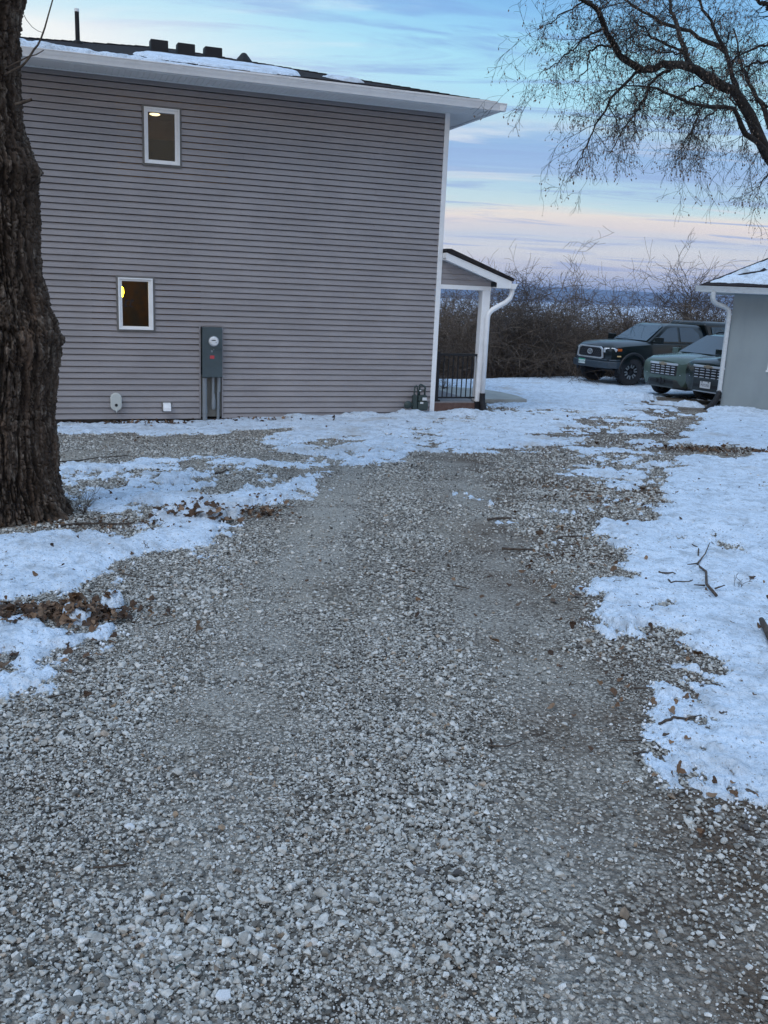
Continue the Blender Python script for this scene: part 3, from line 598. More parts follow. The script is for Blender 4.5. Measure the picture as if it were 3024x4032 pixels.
lap_wall('wall', lambda a, d, z: HL(S0-.02-d, a, z), .1, 10.0, [], house, 3)
MB().box(*[v for p in zip(HL(-1.95, .06, -1.5), HL(S0-.1, 9.9, ZB-.01)) for v in p]).build('foundation', FOUND, house)
MB().box(*[v for p in zip(HL(-1.98, 9.9, -1), HL(S0-.05, 10.0, ZT)) for v in p]).build('wall', SIDING, house)
MB().box(*[v for p in zip(HL(-2.0, .05, -1), HL(-1.9, 9.9, ZT)) for v in p]).build('wall', SIDING, house)
# corner board
b = MB(); x0, y0, z0 = HL(6.935, -.036, ZB-.02); x1, y1, z1b = HL(7.03, .06, ZT)
b.box(x0, x1, y0, y0+.02, z0, z1b); b.box(x1-.02, x1, y0+.02, y1, z0, z1b)
b.build('corner_board', WHITE, house, bevel=.003)

# eaves: soffit with grooves, gutter, roof
OV = .62
ES0, ES1, ED0, ED1 = -2.62, 7.66, -.60, 10.6       # outer faces of the fascia
b = MB()
zt = ZT
k = ES0
while k < ES1-.001:       # ribbed soffit panels on the side facing the drive
    k2 = min(k+.095, ES1); b.box(k-S0, k2-.006-S0, ED0, -.02, zt-ZB+.002, zt-ZB+.02); b.box(k2-.006-S0, k2-S0, ED0, -.02, zt-ZB+.010, zt-ZB+.02); k = k2
k = -.02
while k < ED1-.3:
    k2 = k+.12; b.box(S0+.0-S0, ES1-S0, k, k2-.008, zt-ZB+.004, zt-ZB+.021); b.box(S0-S0, ES1-S0, k2-.008, k2, zt-ZB+.014, zt-ZB+.021); k = k2
b.build('soffit', SOFFIT, house)
b = MB(); b.box(ES0-S0, .02, -.030, -.018, zt-ZB-.018, zt-ZB+.001)
b.build('soffit_trim', WHITE, house)
b = MB(); b.box(ES0-S0, ES1-S0, ED0-.018, ED0, zt-ZB-.01, zt-ZB+.17); b.box(ES1-S0, ES1-S0+.018, ED0-.018, ED1, zt-ZB-.01, zt-ZB+.17)
b.build('fascia', WHITE, house)
def gutter(parent, name, L0, L1, axis, off, zbot, material=WHITE, h=.125):
    """K-style gutter profile; axis 'x': runs along x on the -y side; 'y': runs along y on the +x side"""
    prof = [(0, h), (0, 0), (.085, 0), (.092, .03), (.105, .055), (.120, .085), (.125, h-.012), (.137, h-.010), (.137, h), (.118, h), (.112, .09), (.086, .008), (.010, .008), (.010, h)]
    b = MB(); n = len(prof)
    if axis == 'x': vs = [(L, off-o, zbot+z) for L in (L0, L1) for o, z in prof]
    else: vs = [(off+o, L, zbot+z) for L in (L0, L1) for o, z in prof]
    b.add(vs, [(k, k+n, (k+1) % n+n, (k+1) % n) for k in range(n)])
    pc = [(0, h), (0, 0), (.085, 0), (.092, .03), (.105, .055), (.120, .085), (.125, h)]
    for L in (L0, L1):
        q = len(pc); e = .002
        vs = [((L-e, off-o, zbot+z) if axis == 'x' else (off+o, L-e, zbot+z)) for o, z in pc]+[((L+e, off-o, zbot+z) if axis == 'x' else (off+o, L+e, zbot+z)) for o, z in pc]
        b.add(vs, [tuple(range(q)), tuple(range(2*q-1, q-1, -1))]+[(k, k+q, (k+1) % q+q, (k+1) % q) for k in range(q)])
    return b.build(name, material, parent, angle=30)
g = gutter(house, 'gutter', ES0-S0, ES1-S0+.155, 'x', ED0-.018, zt-ZB+.0)
g2 = gutter(house, 'gutter', ED0-.14, ED1, 'y', ES1-S0+.019, zt-ZB-.001)
# hip roof
SL = .26; RZ = zt-ZB+.135
def roof_z(x, y):          # local x (along the wall), y (depth)
    t = min(y-(ED0-.06), (ES1+.07-S0)-x, x-(ES0-.07-S0), (ED1+.06)-y); return RZ+SL*t
def hip_roof(parent, x0, x1, y0, y1, z, sl, th, material, name='roof'):
    w = (x1-x0)/2; dpt = (y1-y0)/2; t = min(w, dpt)
    if w <= dpt: r = [(x0+w, y0+t, z+sl*t), (x0+w, y1-t, z+sl*t)]
    else: r = [(x0+t, y0+dpt, z+sl*t), (x1-t, y0+dpt, z+sl*t)]
    E = [(x0, y0, z), (x1, y0, z), (x1, y1, z), (x0, y1, z)]
    vs = E+r+[(a, b_, c-th) for a, b_, c in E]+[(a, b_, c-th) for a, b_, c in r]
    top = [(0, 1, 4), (1, 2, 5, 4), (2, 3, 5), (3, 0, 4, 5)] if w <= dpt else [(0, 1, 5, 4), (1, 2, 5), (2, 3, 4, 5), (3, 0, 4)]
    fs = top+[tuple(i+6 for i in reversed(f)) for f in top]+[(i, i+6, (i+1) % 4+6, (i+1) % 4) for i in range(4)]
    return MB().add(vs, fs).build(name, material, parent)
roof = hip_roof(house, ES0-.07-S0, ES1+.07-S0, ED0-.06, ED1+.06, RZ, SL, .035, SHINGLE)
# ragged shingle butts along the visible eave and hips
b = MB(); r_ = random.Random(5); x = ES0-.07-S0
while x < ES1+.05-S0:
    w = r_.uniform(.12, .3); y = ED0-.06
    for row in range(9):
        yy = y+row*.14+r_.uniform(-.01, .01); h = .006+r_.uniform(0, .006)
        if x+w < ES1+.05-S0-row*.14-.02 and x > ES0-.07-S0+row*.14: b.box(x, x+w-.008, yy, yy+.15, 0, h, Matrix.Translation((0, 0, roof_z(0, yy)+.001)) @ Matrix.Identity(4))
    x += w
b.build('shingle_course', SHINGLE, roof)
def hip_pt(t, side): return Vector(((ES1+.07-S0-t) if side else (ES0-.07-S0+t), ED0-.06+t, RZ+SL*t))
b = MB(); r_ = random.Random(9)
for side in (0, 1):
    t = .15
    while t < 5:
        p = hip_pt(t, side); q = hip_pt(t+.22, side); dr = (q-p).normalized(); sd = dr.cross(Vector((0, 0, 1))).normalized(); up = sd.cross(dr).normalized()
        for sgn in (-1, 1):
            a_ = p+up*(.012+r_.uniform(0, .01)); c_ = q+up*.006; o_ = sd*sgn*.14-Vector((0, 0, .02))
            b.add([a_, c_, c_+o_, a_+o_, a_-up*.012, c_-up*.012, c_+o_-up*.012, a_+o_-up*.012], [(0, 1, 2, 3), (7, 6, 5, 4), (0, 3, 7, 4), (1, 0, 4, 5), (2, 1, 5, 6), (3, 2, 6, 7)])
        t += .14
b.build('hip_cap', SHINGLE, roof)
for (s, d) in ((2.19, 3.22), (2.69, 3.12), (3.20, 3.02)):
    x, y = s-S0, d; zz = roof_z(x, y); o = MB(); w, l, hh = .165, .18, .18
    o.prism([(-l, -.08), (l, .06), (l-.03, hh), (-l+.02, hh-.02)], x-w, x+w, 'x', Matrix.Translation((0, y, zz)) )
    o.build('roof_vent', BLACKM, roof, bevel=.012)
x, y = 3.74-S0, 2.60; o = MB().lathe([(.20, -.05), (.17, .02), (.05, .16), (.03, .17)], 10, Matrix.Translation((x, y, roof_z(x, y)))); o.build('roof_flashing', BLACKM, roof)
x, y = .66-S0, 2.22; z_ = roof_z(x, y)
p_ = MB().lathe([(.11, -.05), (.10, .02), (.040, .05), (.038, .53), (.034, .53)], 14, Matrix.Translation((x, y, z_))).build('vent_pipe', BLACKM, roof, angle=40)
MB().lathe([(.041, .515), (.041, .565), (.034, .565), (.034, .515)], 14, Matrix.Translation((x, y, z_))).build('pipe_cap', WHITE, p_)

def roof_snow(name, parent_frame, X0, X1, Y0, Y1, plane, polys, neg, th, label, step=.025, edge=.06):
    nx = int((X1-X0)/step); ny = int((Y1-Y0)/step); gx, gy = np.meshgrid(np.linspace(X0, X1, nx), np.linspace(Y0, Y1, ny), indexing='ij'); x = gx.ravel(); y = gy.ravel()
    v = np.full(x.shape, -9.)
    for P in polys: v = np.maximum(v, poly_sd(x, y, P))
    for P in neg: v = np.minimum(v, -poly_sd(x, y, P))
    v = v+edge*fbm(x/.25, y/.25, 5, 4); h = np.where(v > 0, th*(1-np.exp(-v/.05))*(1+.25*fbm(x/.4, y/.4, 8, 3)), np.maximum(v, -.03))
    z = plane(x, y)+h; i = np.arange((nx-1)*(ny-1)); a = (i//(ny-1))*ny+i % (ny-1); F = np.stack([a, a+ny, a+ny+1, a+1], 1); F = F[(v[F] > -.04).any(1)]
    used = np.zeros(len(x), bool); used[F.ravel()] = True; idx = np.cumsum(used)-1
    o = link(name, fast_mesh(name, np.stack([x, y, z], 1)[used], idx[F], SNOWM, True)); o.matrix_world = Matrix.Translation(parent_frame[0]) @ Matrix.Rotation(parent_frame[1], 4, 'Z')
    tag(o, label, 'snow', kind='stuff'); return o
HF = (house_at(S0, 0, ZB), YAW)
SP = [(1.5,.87),(1.75,1.45),(2.01,1.79),(2.23,1.78),(2.74,1.82),(3.09,1.96),(3.4,1.78),(3.74,1.76),(4.15,1.61),(4.42,1.28),(4.39,.75),(4.28,.32),(4.03,.02),(3.84,-.09),(3.49,-.26),(3.23,-.03),(2.75,-.13),(2.41,.13),(2.03,.13),(1.77,.27)]
SP2 = [(4.91,1.04),(5.21,1.22),(5.59,1.09),(5.52,.56),(5.24,.42),(5.06,.7)]
pl = lambda x, y: RZ+SL*(y-(ED0-.06))+.012
roof_snow('snow', HF, -5.8, -1.2, -.5, 2.2, pl, [[(a-S0, b_) for a, b_ in SP], [(a-S0, b_) for a, b_ in SP2]], [], .045, 'long white snow patch left on the dark house roof', edge=.12)
# snow resting in and over the gutter, thick at the left and thinning out
n = 260; xs = np.linspace(-2.5-S0, 4.6-S0, n); prof = np.linspace(0, 1, 9); X, T = np.meshgrid(xs, prof, indexing='ij'); s_ = X+S0
amt = np.clip(1.0-(s_+.6)/4.2, 0, 1)+.10*(fbm(s_/.35, s_*0, 3, 3)+.25); amt = np.where(s_ > 4.4, -.2, amt)
Yg = ED0-.145+.20*T; Zg_ = zt-ZB+.118+np.sin(np.clip(T, 0, 1)*math.pi)**.6*(.012+.11*np.clip(amt, 0, 1.2))*(1+.3*fbm(s_/.12, T*2, 7, 3))-.03*(amt < .02)
i = np.arange((n-1)*8); a = (i//8)*9+i % 8; F = np.stack([a, a+9, a+10, a+1], 1)
o = link('snow', fast_mesh('snow', np.stack([X.ravel(), Yg.ravel(), Zg_.ravel()], 1), F, SNOWM, True)); o.matrix_world = Matrix.Translation(HF[0]) @ Matrix.Rotation(YAW, 4, 'Z')
tag(o, 'strip of snow lying along the white house gutter', 'snow', kind='stuff')

# windows
ROOM = {}
def house_window(s0, s1, z0, z1_, gs0, gs1, gz0, gz1, lab):
    t = MB(); f = .036                                            # taupe outer casing
    X0, _, Zl = HL(s0, 0, z0); X1, _, Zh = HL(s1, 0, z1_); D0, D1 = -.040, .0
    for q in ((X0, X0+f, Zl, Zh), (X1-f, X1, Zl, Zh), (X0+f, X1-f, Zl, Zl+f), (X0+f, X1-f, Zh-f, Zh)): t.box(q[0], q[1], D0, D1, q[2], q[3])
    w = t.build('window', TRIMG, house, bevel=.004)
    w['label'] = lab
    a0, a1, c0, c1 = X0+f-.002, X1-f+.002, Zl+f-.002, Zh-f+.002
    fr = MB()
    def ring(A0, A1, C0, C1, th, d0, d1):
        for q in ((A0, A0+th, C0, C1), (A1-th, A1, C0, C1), (A0+th, A1-th, C0, C0+th), (A0+th, A1-th, C1-th, C1)): fr.box(q[0], q[1], d0, d1, q[2], q[3])
    ring(a0, a1, c0, c1, .022, -.058, .05)
    ring(a0+.022, a1-.022, c0+.022, c1-.022, .012, -.046, .05)
    fr.build('frame', WHITE, w, bevel=.003)
    g0, _, h0 = HL(gs0, 0, gz0); g1, _, h1 = HL(gs1, 0, gz1)
    sa = MB(); A0, A1, C0, C1 = a0+.034, a1-.034, c0+.034, c1-.034
    for q in ((A0, g0, C0, C1), (g1, A1, C0, C1), (g0, g1, C0, h0), (g0, g1, h1, C1)): sa.box(q[0], q[1], -.034, .05, q[2], q[3])
    sa.build('sash', WHITE, w, bevel=.004)
    MB().box(g0-.002, g1+.002, -.006, 0, h0-.002, h1+.002).build('pane', PANE, w)
    return w, (g0, g1, h0, h1)
w_up, gu_ = house_window(1.546, 2.189, 3.408, 4.353, 1.643, 2.079, 3.504, 4.246, 'upper window with dark glass and a ceiling light inside')
w_lo, gl_ = house_window(1.068, 1.711, .678, 1.612, 1.166, 1.603, .768, 1.522, 'lower window with a yellow lamp and black script on the glass')
def room(g, wallc, depth, name='room'):
    b = MB(); x0, x1, z0, z1_ = g[0]-.5, g[1]+.9, g[2]-.35, g[3]+.22; y0, y1 = .052, depth; e = .03
    b.box(x0-e, x0, y0, y1, z0, z1_); b.box(x1, x1+e, y0, y1, z0, z1_); b.box(x0-e, x1+e, y1, y1+e, z0-e, z1_+e); b.box(x0-e, x1+e, y0, y1, z0-e, z0); b.box(x0-e, x1+e, y0, y1, z1_, z1_+e)
    # inner face of the outside wall, round the opening
    b.box(x0, g[0]-.01, y0-.02, y0, z0, z1_); b.box(g[1]+.01, x1, y0-.02, y0, z0, z1_); b.box(g[0]-.01, g[1]+.01, y0-.02, y0, z0, g[2]-.01); b.box(g[0]-.01, g[1]+.01, y0-.02, y0, g[3]+.01, z1_)
    return b.build(name, wallc, house)
TAN = mat('tan_room_wall', (.62, .40, .20), .8, noise=(2.5, (.45, .28, .13), .4, .7, (1, 1, 1))); OCH = mat('ochre_room_wall', (.20, .11, .045), .8, noise=(3.5, (.09, .085, .08), .42, .60, (1, 1, 1)))  # ochre wall; its grey mottling stands in for reflections on the pane
room(gu_, TAN, 2.2); room(gl_, OCH, 1.7)
LAMP = mat('warm_lamp', (.9, .8, .6), emit=((1.0, .74, .36), 4.0)); LAMPY = mat('yellow_lamp', (.9, .7, .1), emit=((1.0, .60, .02), 26.0))
gx = (gu_[0]+gu_[1])/2
MB().lathe([(.02, 0), (.085, -.01), (.095, -.02), (.06, -.035), (.02, -.04)], 20, Matrix.Translation((gx+.03, 1.25, gu_[3]+.185))).build('ceiling_light', LAMP, house, True)
MB().box(gx-.02, gx+.95, 1.9, 2.15, gu_[2]-.3, gu_[2]+.58).build('cupboard', mat('dark_cupboard', (.03, .035, .03), .6), house)
MB().lathe([(.01, -.13), (.055, -.10), (.075, -.03), (.065, .05), (.02, .10)], 16, Matrix.Translation((gl_[0]+.005, .62, gl_[3]-.175))).build('hanging_lamp', LAMPY, house, True)
def text_mesh(name, body, size, material, parent, M, depth=.002, shear=0, align='CENTER', xs=1.0):
    cu = bpy.data.curves.new(name, 'FONT'); cu.body = body; cu.size = size; cu.extrude = depth/2; cu.align_x = align; cu.align_y = 'CENTER'; cu.shear = shear
    to = bpy.data.objects.new(name, cu); COL.objects.link(to); dg = bpy.context.evaluated_depsgraph_get(); dg.update()
    me = bpy.data.meshes.new_from_object(to.evaluated_get(dg)); bpy.data.objects.remove(to); me.transform(Matrix.Diagonal((xs, 1, 1, 1))); me.transform(M); me.materials.clear(); me.materials.append(material)
    return link(name, me, parent)
RX = Matrix.Rotation(R(90), 4, 'X')
text_mesh('lettering', 'tt', .26, BLACKM, w_lo, Matrix.Translation((gl_[0]+.085, -.009, gl_[2]+.40)) @ RX, .002, .35)

# porch
HW = lambda s0, s1, d0, d1, z0, z1_: (s0-S0, s1-S0, d0, d1, z0-ZB, z1_-ZB)
porch = MB().prism([(0.012, 2.285-ZB), (1.41, 1.818-ZB), (1.41, 1.68-ZB), (1.10, 1.68-ZB), (1.10, 1.778-ZB), (0.012, 2.15-ZB)], -.22, -.20).build('porch_roof', WHITE, house, bevel=.003)
b = MB(); b.prism([(.012, 2.16-ZB), (1.10, 1.80-ZB), (1.10, 1.83-ZB), (.012, 2.19-ZB)], -.20, 6.2); b.box(1.10, 1.41, -.20, 6.2, 1.683-ZB, 1.70-ZB); b.box(.012, .03, -.20, -.04, 2.15-ZB, 2.28-ZB); b.box(1.39, 1.41, -.2, 6.2, 1.68-ZB, 1.815-ZB)
b.build('soffit', SOFFIT, porch)
MB().prism([(.0125, 2.30-ZB), (1.45, 1.82-ZB), (1.45, 1.875-ZB), (.10, 2.355-ZB), (.0125, 2.355-ZB)], -.245, 6.25).build('shingles', SHINGLE, porch, bevel=.004)
b = MB()
for k in range(5):                                         # gable end siding, lap by lap
    za = 1.705-ZB+k*.1016; zb = min(za+.092, 2.155-ZB); xa = lambda z_: .0125+(2.15-ZB-z_)*3.0
    if xa(za) <= .03: break
    b.prism([(.0125, za), (min(xa(za), 1.07), za), (max(min(xa(zb), 1.07), .02), zb), (.0125, zb)], -.012, .02)
    b.prism([(.0125, zb), (max(min(xa(zb), 1.07), .02), zb), (max(min(xa(zb+.01), 1.07), .02), zb+.01), (.0125, zb+.01)], .006, .02)
b.build('gable', SIDING, porch)
b = MB(); b.box(.0125, 1.075, -.03, .10, 1.622-ZB, 1.703-ZB); b.box(.975, 1.075, .10, 6.2, 1.622-ZB, 1.703-ZB); b.build('porch_beam', WHITE, house, bevel=.003)
MB().box(.90, 1.07, -.02, .15, -.54-ZB, 1.621-ZB).build('porch_post', WHITE, house, bevel=.004)
MB().box(.90, 1.07, 5.9, 6.07, -.54-ZB, 1.621-ZB).build('porch_post', WHITE, house, bevel=.004)
gutter(house, 'gutter', -.235, 6.25, 'y', 1.412, 1.675-ZB, WHITE, .10)
b = MB(); b.tube([(1.47, -.14, 1.68-ZB), (1.47, -.14, 1.60-ZB), (1.44, -.13, 1.50-ZB), (1.36, -.12, 1.42-ZB), (1.10, -.09, 1.27-ZB), (1.03, -.08, 1.19-ZB), (1.015, -.075, 1.10-ZB), (1.015, -.075, -.40-ZB)], .048, 10); b.build('downspout', WHITE, house, True)
b = MB(); b.tube([(1.015, -.075, -.36-ZB), (1.015, -.08, -.52-ZB), (1.03, -.16, -.70-ZB)], [.056, .06, .066], 10); b.box(.88, 1.09, -.04, .16, -.70-ZB, -.53-ZB); b.build('black_elbow', BLACKM, house)
DECK = mat('brown_deck_board', (.085, .042, .032), .6, noise=(6, (.12, .07, .055), .4, .7, (3, 3, 3))); DECKG = mat('grey_deck_floor', (.23, .22, .23), .7, noise=(8, (.16, .15, .16), .4, .7, (1, 9, 1)))
b = MB(); b.box(.03, .97, .0, 6.1, -.60-ZB, -.535-ZB); b.build('deck_floor', DECKG, house)
b = MB(); b.box(.013, .90, -.025, .0, -.86-ZB, -.56-ZB); b.box(.97, 1.0, .16, 6.1, -.86-ZB, -.56-ZB); b.build('deck_fascia', DECK, house, bevel=.003)
rail = MB().box(.045, .95, .03, .075, .355-ZB, .40-ZB).build('railing', BLACKM, house, bevel=.004)
MB().box(.08, .95, .035, .07, -.475-ZB, -.445-ZB).build('bottom_rail', BLACKM, rail)
MB().box(.035, .105, .02, .09, -.53-ZB, .44-ZB).build('rail_post', BLACKM, rail, bevel=.004)
MB().box(.015, .14, .0, .11, -.533-ZB, -.50-ZB).build('post_base', BLACKM, rail)
bal = MB().box(-.009, .009, .043, .061, -.445-ZB, .355-ZB).mesh('baluster', BLACKM)
for i in range(8): o = link('baluster', bal, rail); o.location = (.20+i*.101, 0, 0)

# electric meter
METAL = mat('grey_green_metal', (.060, .088, .100), .45, metal=.0, noise=(5, (.05, .072, .082), .4, .7, (1, 1, 1))); PVC = mat('grey_conduit', (.20, .225, .245), .5); BOARD = mat('weathered_board', (.19, .185, .165), .8)
meter = empty('electric_meter', house_at(2.69, -.02, ZB), YAW); tag(meter, 'tall grey-green electric meter cabinet with round glass meter and conduits below', 'meter cabinet')
ML = lambda s0, s1, d0, d1, z0, z1_: (s0-2.69, s1-2.69, d0+.02, d1+.02, z0-ZB, z1_-ZB)
q = .985     # stands a little proud of the wall
enc = MB().box(*ML(2.508, 2.855, -.135, .03, -.085, .79)).build('cabinet', METAL, meter, bevel=.006)
MB().box(*ML(2.514, 2.849, -.139, -.134, .402, .782)).build('upper_cover', METAL, meter, bevel=.003)
MB().box(*ML(2.514, 2.849, -.139, -.134, -.078, .396)).build('lower_cover', METAL, meter, bevel=.003)
mm = MB().lathe([(.082, 0), (.082, .03), (.074, .035), (.074, .08), (.06, .10), (.01, .103)], 28, Matrix.Translation((2.70-2.69, -.119, .55-ZB)) @ Matrix.Rotation(R(90), 4, 'X')).build('meter_glass', mat('meter_face', (.72, .74, .76), .25, coat=.6), meter, angle=30)
b = MB(); b.box(-.035, .03, -.224, -.2228, .565-ZB, .58-ZB); b.box(-.055, -.04, -.224, -.2228, .568-ZB, .574-ZB); b.box(.03, .045, -.224, -.2228, .53-ZB, .538-ZB); b.build('meter_display', BLACKM, meter)
mr = MB().lathe([(.09, 0), (.095, .01), (.095, .022), (.083, .024)], 28, Matrix.Translation((.01, -.118, .55-ZB)) @ Matrix.Rotation(R(90), 4, 'X')).build('meter_ring', PVC, meter, angle=30)
MB().box(*ML(2.635, 2.712, -.142, -.139, .245, .30)).build('red_sticker', mat('red_sticker', (.50, .055, .07), .5), meter)
b = MB(); b.box(*ML(2.655, 2.685, -.155, -.139, .355, .395)); b.box(*ML(2.69, 2.71, -.152, -.139, .395, .415)); b.build('latch', PVC, meter, bevel=.004)
b = MB(); b.tube([(-.137, -.045, -.10-ZB), (-.137, -.045, -.93-ZB)], .042, 16); b.lathe([(.047, 0), (.047, .12)], 16, Matrix.Translation((-.137, -.045, -.73-ZB))); b.build('conduit', PVC, meter, angle=40)
b = MB(); b.tube([(.012, -.045, -.09-ZB), (.012, -.045, -.45-ZB)], .025, 14); b.tube([(.018, -.05, -.38-ZB), (.018, -.05, -.45-ZB), (.018, -.055, -.49-ZB), (.018, -.055, -.62-ZB), (.018, -.055, -.655-ZB), (.018, -.055, -.67-ZB)], [.026, .030, .037, .037, .030, .01], 14); b.build('conduit', PVC, meter, angle=40)
b = MB(); b.tube([(.115, -.04, -.09-ZB), (.115, -.04, -.35-ZB)], .031, 14); b.tube([(.105, -.04, -.33-ZB), (.10, -.04, -.93-ZB)], .026, 14); b.build('conduit', PVC, meter, angle=40)
MB().box(*ML(2.48, 2.87, .005, .03, ZB+.03, -.05)).build('backing_board', BOARD, meter)
b = MB(); b.box(*ML(2.464, 2.487, -.04, .0, ZB-.0, .826)); b.box(*ML(2.863, 2.886, -.04, .0, ZB-.0, .826)); b.box(*ML(2.487, 2.863, -.04, .0, .80, .826)); b.build('side_channel', SIDING, meter)

# oval vent cover and dryer hood
ov = empty('wall_vent', house_at(1.02, -.02, -.53), YAW); tag(ov, 'off-white oval pipe terminal with a dark round outlet, low on the wall', 'wall vent')
OFFW = mat('offwhite_plastic', (.52, .54, .51), .5)
pr = [(.095*math.cos(a)*(1), .155+(-.06 if False else 0)+0) for a in ()]
oval = []
for k in range(28):
    a = 2*math.pi*k/28; oval.append((.097*math.cos(a), .060*(1 if math.sin(a) >= 0 else -1)+.097*math.sin(a)))
MB().prism(oval, -.075, -.004).build('cover', OFFW, ov, bevel=.018)
MB().lathe([(.026, 0), (.026, .004)], 18, Matrix.Translation((.0, -.0755, -.055)) @ Matrix.Rotation(R(90), 4, 'X')).build('outlet', DARK, ov)  # solid disc, the darkness of the hole put into its colour
MB().tube([(.005, -.06, -.13), (.005, -.065, -.185)], [.022, .012], 10).build('drip_spout', OFFW, ov, True)
dv = empty('dryer_vent', house_at(1.885, -.02, -.62), YAW); tag(dv, 'small white hooded vent on a taupe block, low on the wall', 'wall vent')
MB().box(-.088, .088, -.022, -.002, -.088, .088).build('mounting_block', TRIMG, dv, bevel=.004)
MB().prism([(-.022, .072), (-.085, .055), (-.12, -.01), (-.125, -.068), (-.022, -.068)], -.066, .066, 'x').build('hood', WHITE, dv, bevel=.006)

# gas meter
gm = empty('gas_meter', house_at(6.66, -.16, -.80), YAW); tag(gm, 'dark green gas meter with looping pipes at the white house corner', 'gas meter')
GRN = mat('dark_green_paint', (.030, .048, .045), .5); TAGM = mat('white_tag', (.6, .62, .62), .5)
ox, oz = 6.66, -.80
def GP(s, z, d=0): return ((s-.055)-ox, d, z-oz)
b = MB(); x0, _, z0 = GP(6.665, -.70); x1, _, z1_ = GP(6.885, -.40); b.box(x0, x1, -.07, .07, z0+.02, z1_-.1); b.build('meter_body', GRN, gm, bevel=.035)
b = MB(); b.box(x0+.01, x1-.035, -.055, .06, z1_-.105, z1_+.012); b.build('meter_top', GRN, gm, bevel=.015)
cx, _, cz = GP(6.47, -.575)
b = MB().lathe([(.072, -.012), (.078, 0), (.074, .014), (.05, .03), (.03, .045), (.01, .047)], 22, Matrix.Translation((cx, -.02, cz)) @ Matrix.Rotation(R(90), 4, 'X')); b.tube([(cx, .0, cz), (cx+.16, .0, cz)], .028, 10); b.build('regulator', GRN, gm, angle=40)
def gpipe(P, r): MB().tube([GP(*p) for p in P], r, 9).build('pipe', GRN, gm, True)
gpipe([(6.595, -.62), (6.598, -.40), (6.60, -.28), (6.612, -.225), (6.632, -.205), (6.655, -.235), (6.672, -.30), (6.682, -.40)], .014)
gpipe([(6.706, -.40), (6.706, -.20), (6.716, -.185), (6.735, -.188), (6.80, -.222), (6.818, -.232), (6.82, -.26), (6.818, -.40)], .017)
gpipe([(6.706, -.285), (6.818, -.295)], .012)
gpipe([(6.62, -.38, .02), (6.62, -.60, .02), (6.60, -.78, .02), (6.40, -.78, .02), (6.385, -.72, .02)], .024)
b = MB(); x_, _, z_ = GP(6.60, -.58); b.box(x_-.03, x_+.055, -.05, .04, z_-.14, z_+.19); b.build('valve_body', GRN, gm, bevel=.012)
x_, _, z_ = GP(6.79, -.455); MB().box(x_-.045, x_+.045, -.078, -.074, z_-.028, z_+.028).build('white_label', TAGM, gm)
x_, _, z_ = GP(6.735, -.53); MB().box(x_-.032, x_+.032, -.078, -.074, z_-.018, z_+.018).build('white_label', TAGM, gm)
x_, _, z_ = GP(6.715, -.30); MB().box(x_-.018, x_+.018, -.022, -.018, z_-.01, z_+.01).build('white_label', TAGM, gm)

# path by the porch
pp = [(1.95,20.7),(3.15,21.15),(3.05,22.2),(2.75,22.9),(2.3,23.55),(.4,24.2),(-.2,22.2),(1.1,21.6)]
cxm, cym = np.mean(pp, 0); b = MB(); n = len(pp); top = [(x, y, z1(x, y)+.085) for x, y in pp]; b.add(top+[(x, y, z-.3) for x, y, z in top], [tuple(range(n)), tuple(range(2*n-1, n-1, -1))]+[(i, i+n, (i+1) % n+n, (i+1) % n) for i in range(n)])
o = b.build('path', mat('concrete', (.40, .41, .38), .85, noise=(3, (.30, .30, .28), .4, .7, (1, 1, 1)), bump=[(80, .3, .003, (1, 1, 1))])); o['kind'] = 'structure'

# ------------------------------------------------------------------ garage on the right
GY = R(-22); GC = Vector((7.579, 21.185, -.79))
gar = empty('garage', GC, GY); tag(gar, 'low pale grey outbuilding with snowy hip roof at the right edge', 'outbuilding')
STUCCO = mat('pale_grey_board', (.26, .305, .32), .75, noise=[(2.2, (.225, .265, .28), .4, .7, (1, 1, .5)), (26, (.20, .21, .22), .66, .78, (1, 1, .4))], bump=[(160, .3, .002, (1, 1, 1))])
GZ = .79
MB().box(0, 7.5, 0, .12, -.7, 1.80+GZ).build('wall', STUCCO, gar); MB().box(0, .12, .12, 7, -.7, 1.80+GZ).build('wall', STUCCO, gar); MB().box(7.38, 7.5, .12, 7, -.7, 1.80+GZ).build('wall', STUCCO, gar); MB().box(0, 7.5, 7, 7.12, -.7, 1.80+GZ).build('wall', STUCCO, gar)
b = MB(); b.box(-.68, 8.1, -.40, -.001, 1.802+GZ, 1.83+GZ); b.box(-.68, -.001, 0, 7.6, 1.802+GZ, 1.83+GZ); b.build('soffit', SOFFIT, gar)
b = MB(); b.box(-.70, 8.1, -.42, -.40, 1.80+GZ, 1.945+GZ); b.box(-.70, -.68, -.40, 7.6, 1.80+GZ, 1.945+GZ); b.build('fascia', WHITE, gar)
GWHITE = mat('aged_white_metal', (.60, .64, .66), .5, noise=(9, (.42, .44, .45), .5, .8, (1, 1, 3)))
gutter(gar, 'gutter', -.80, 8.1, 'x', -.421, 1.81+GZ, GWHITE, .122)
groof = hip_roof(gar, -.72, 8.14, -.46, 7.64, 1.955+GZ, .51, .035, SHINGLE)
b = MB(); b.tube([(-.42, -.48, 1.81+GZ), (-.42, -.48, 1.68+GZ), (-.40, -.45, 1.62+GZ), (-.34, -.36, 1.56+GZ), (-.16, -.14, 1.50+GZ), (-.08, -.07, 1.44+GZ), (-.055, -.06, 1.34+GZ), (-.055, -.06, -.36+GZ)], [.055]*3+[.052]*5, 8)
b.lathe([(.06, 0), (.06, .05)], 10, Matrix.Translation((-.055, -.06, -.40+GZ))); b.build('downspout', GWHITE, gar, angle=50)
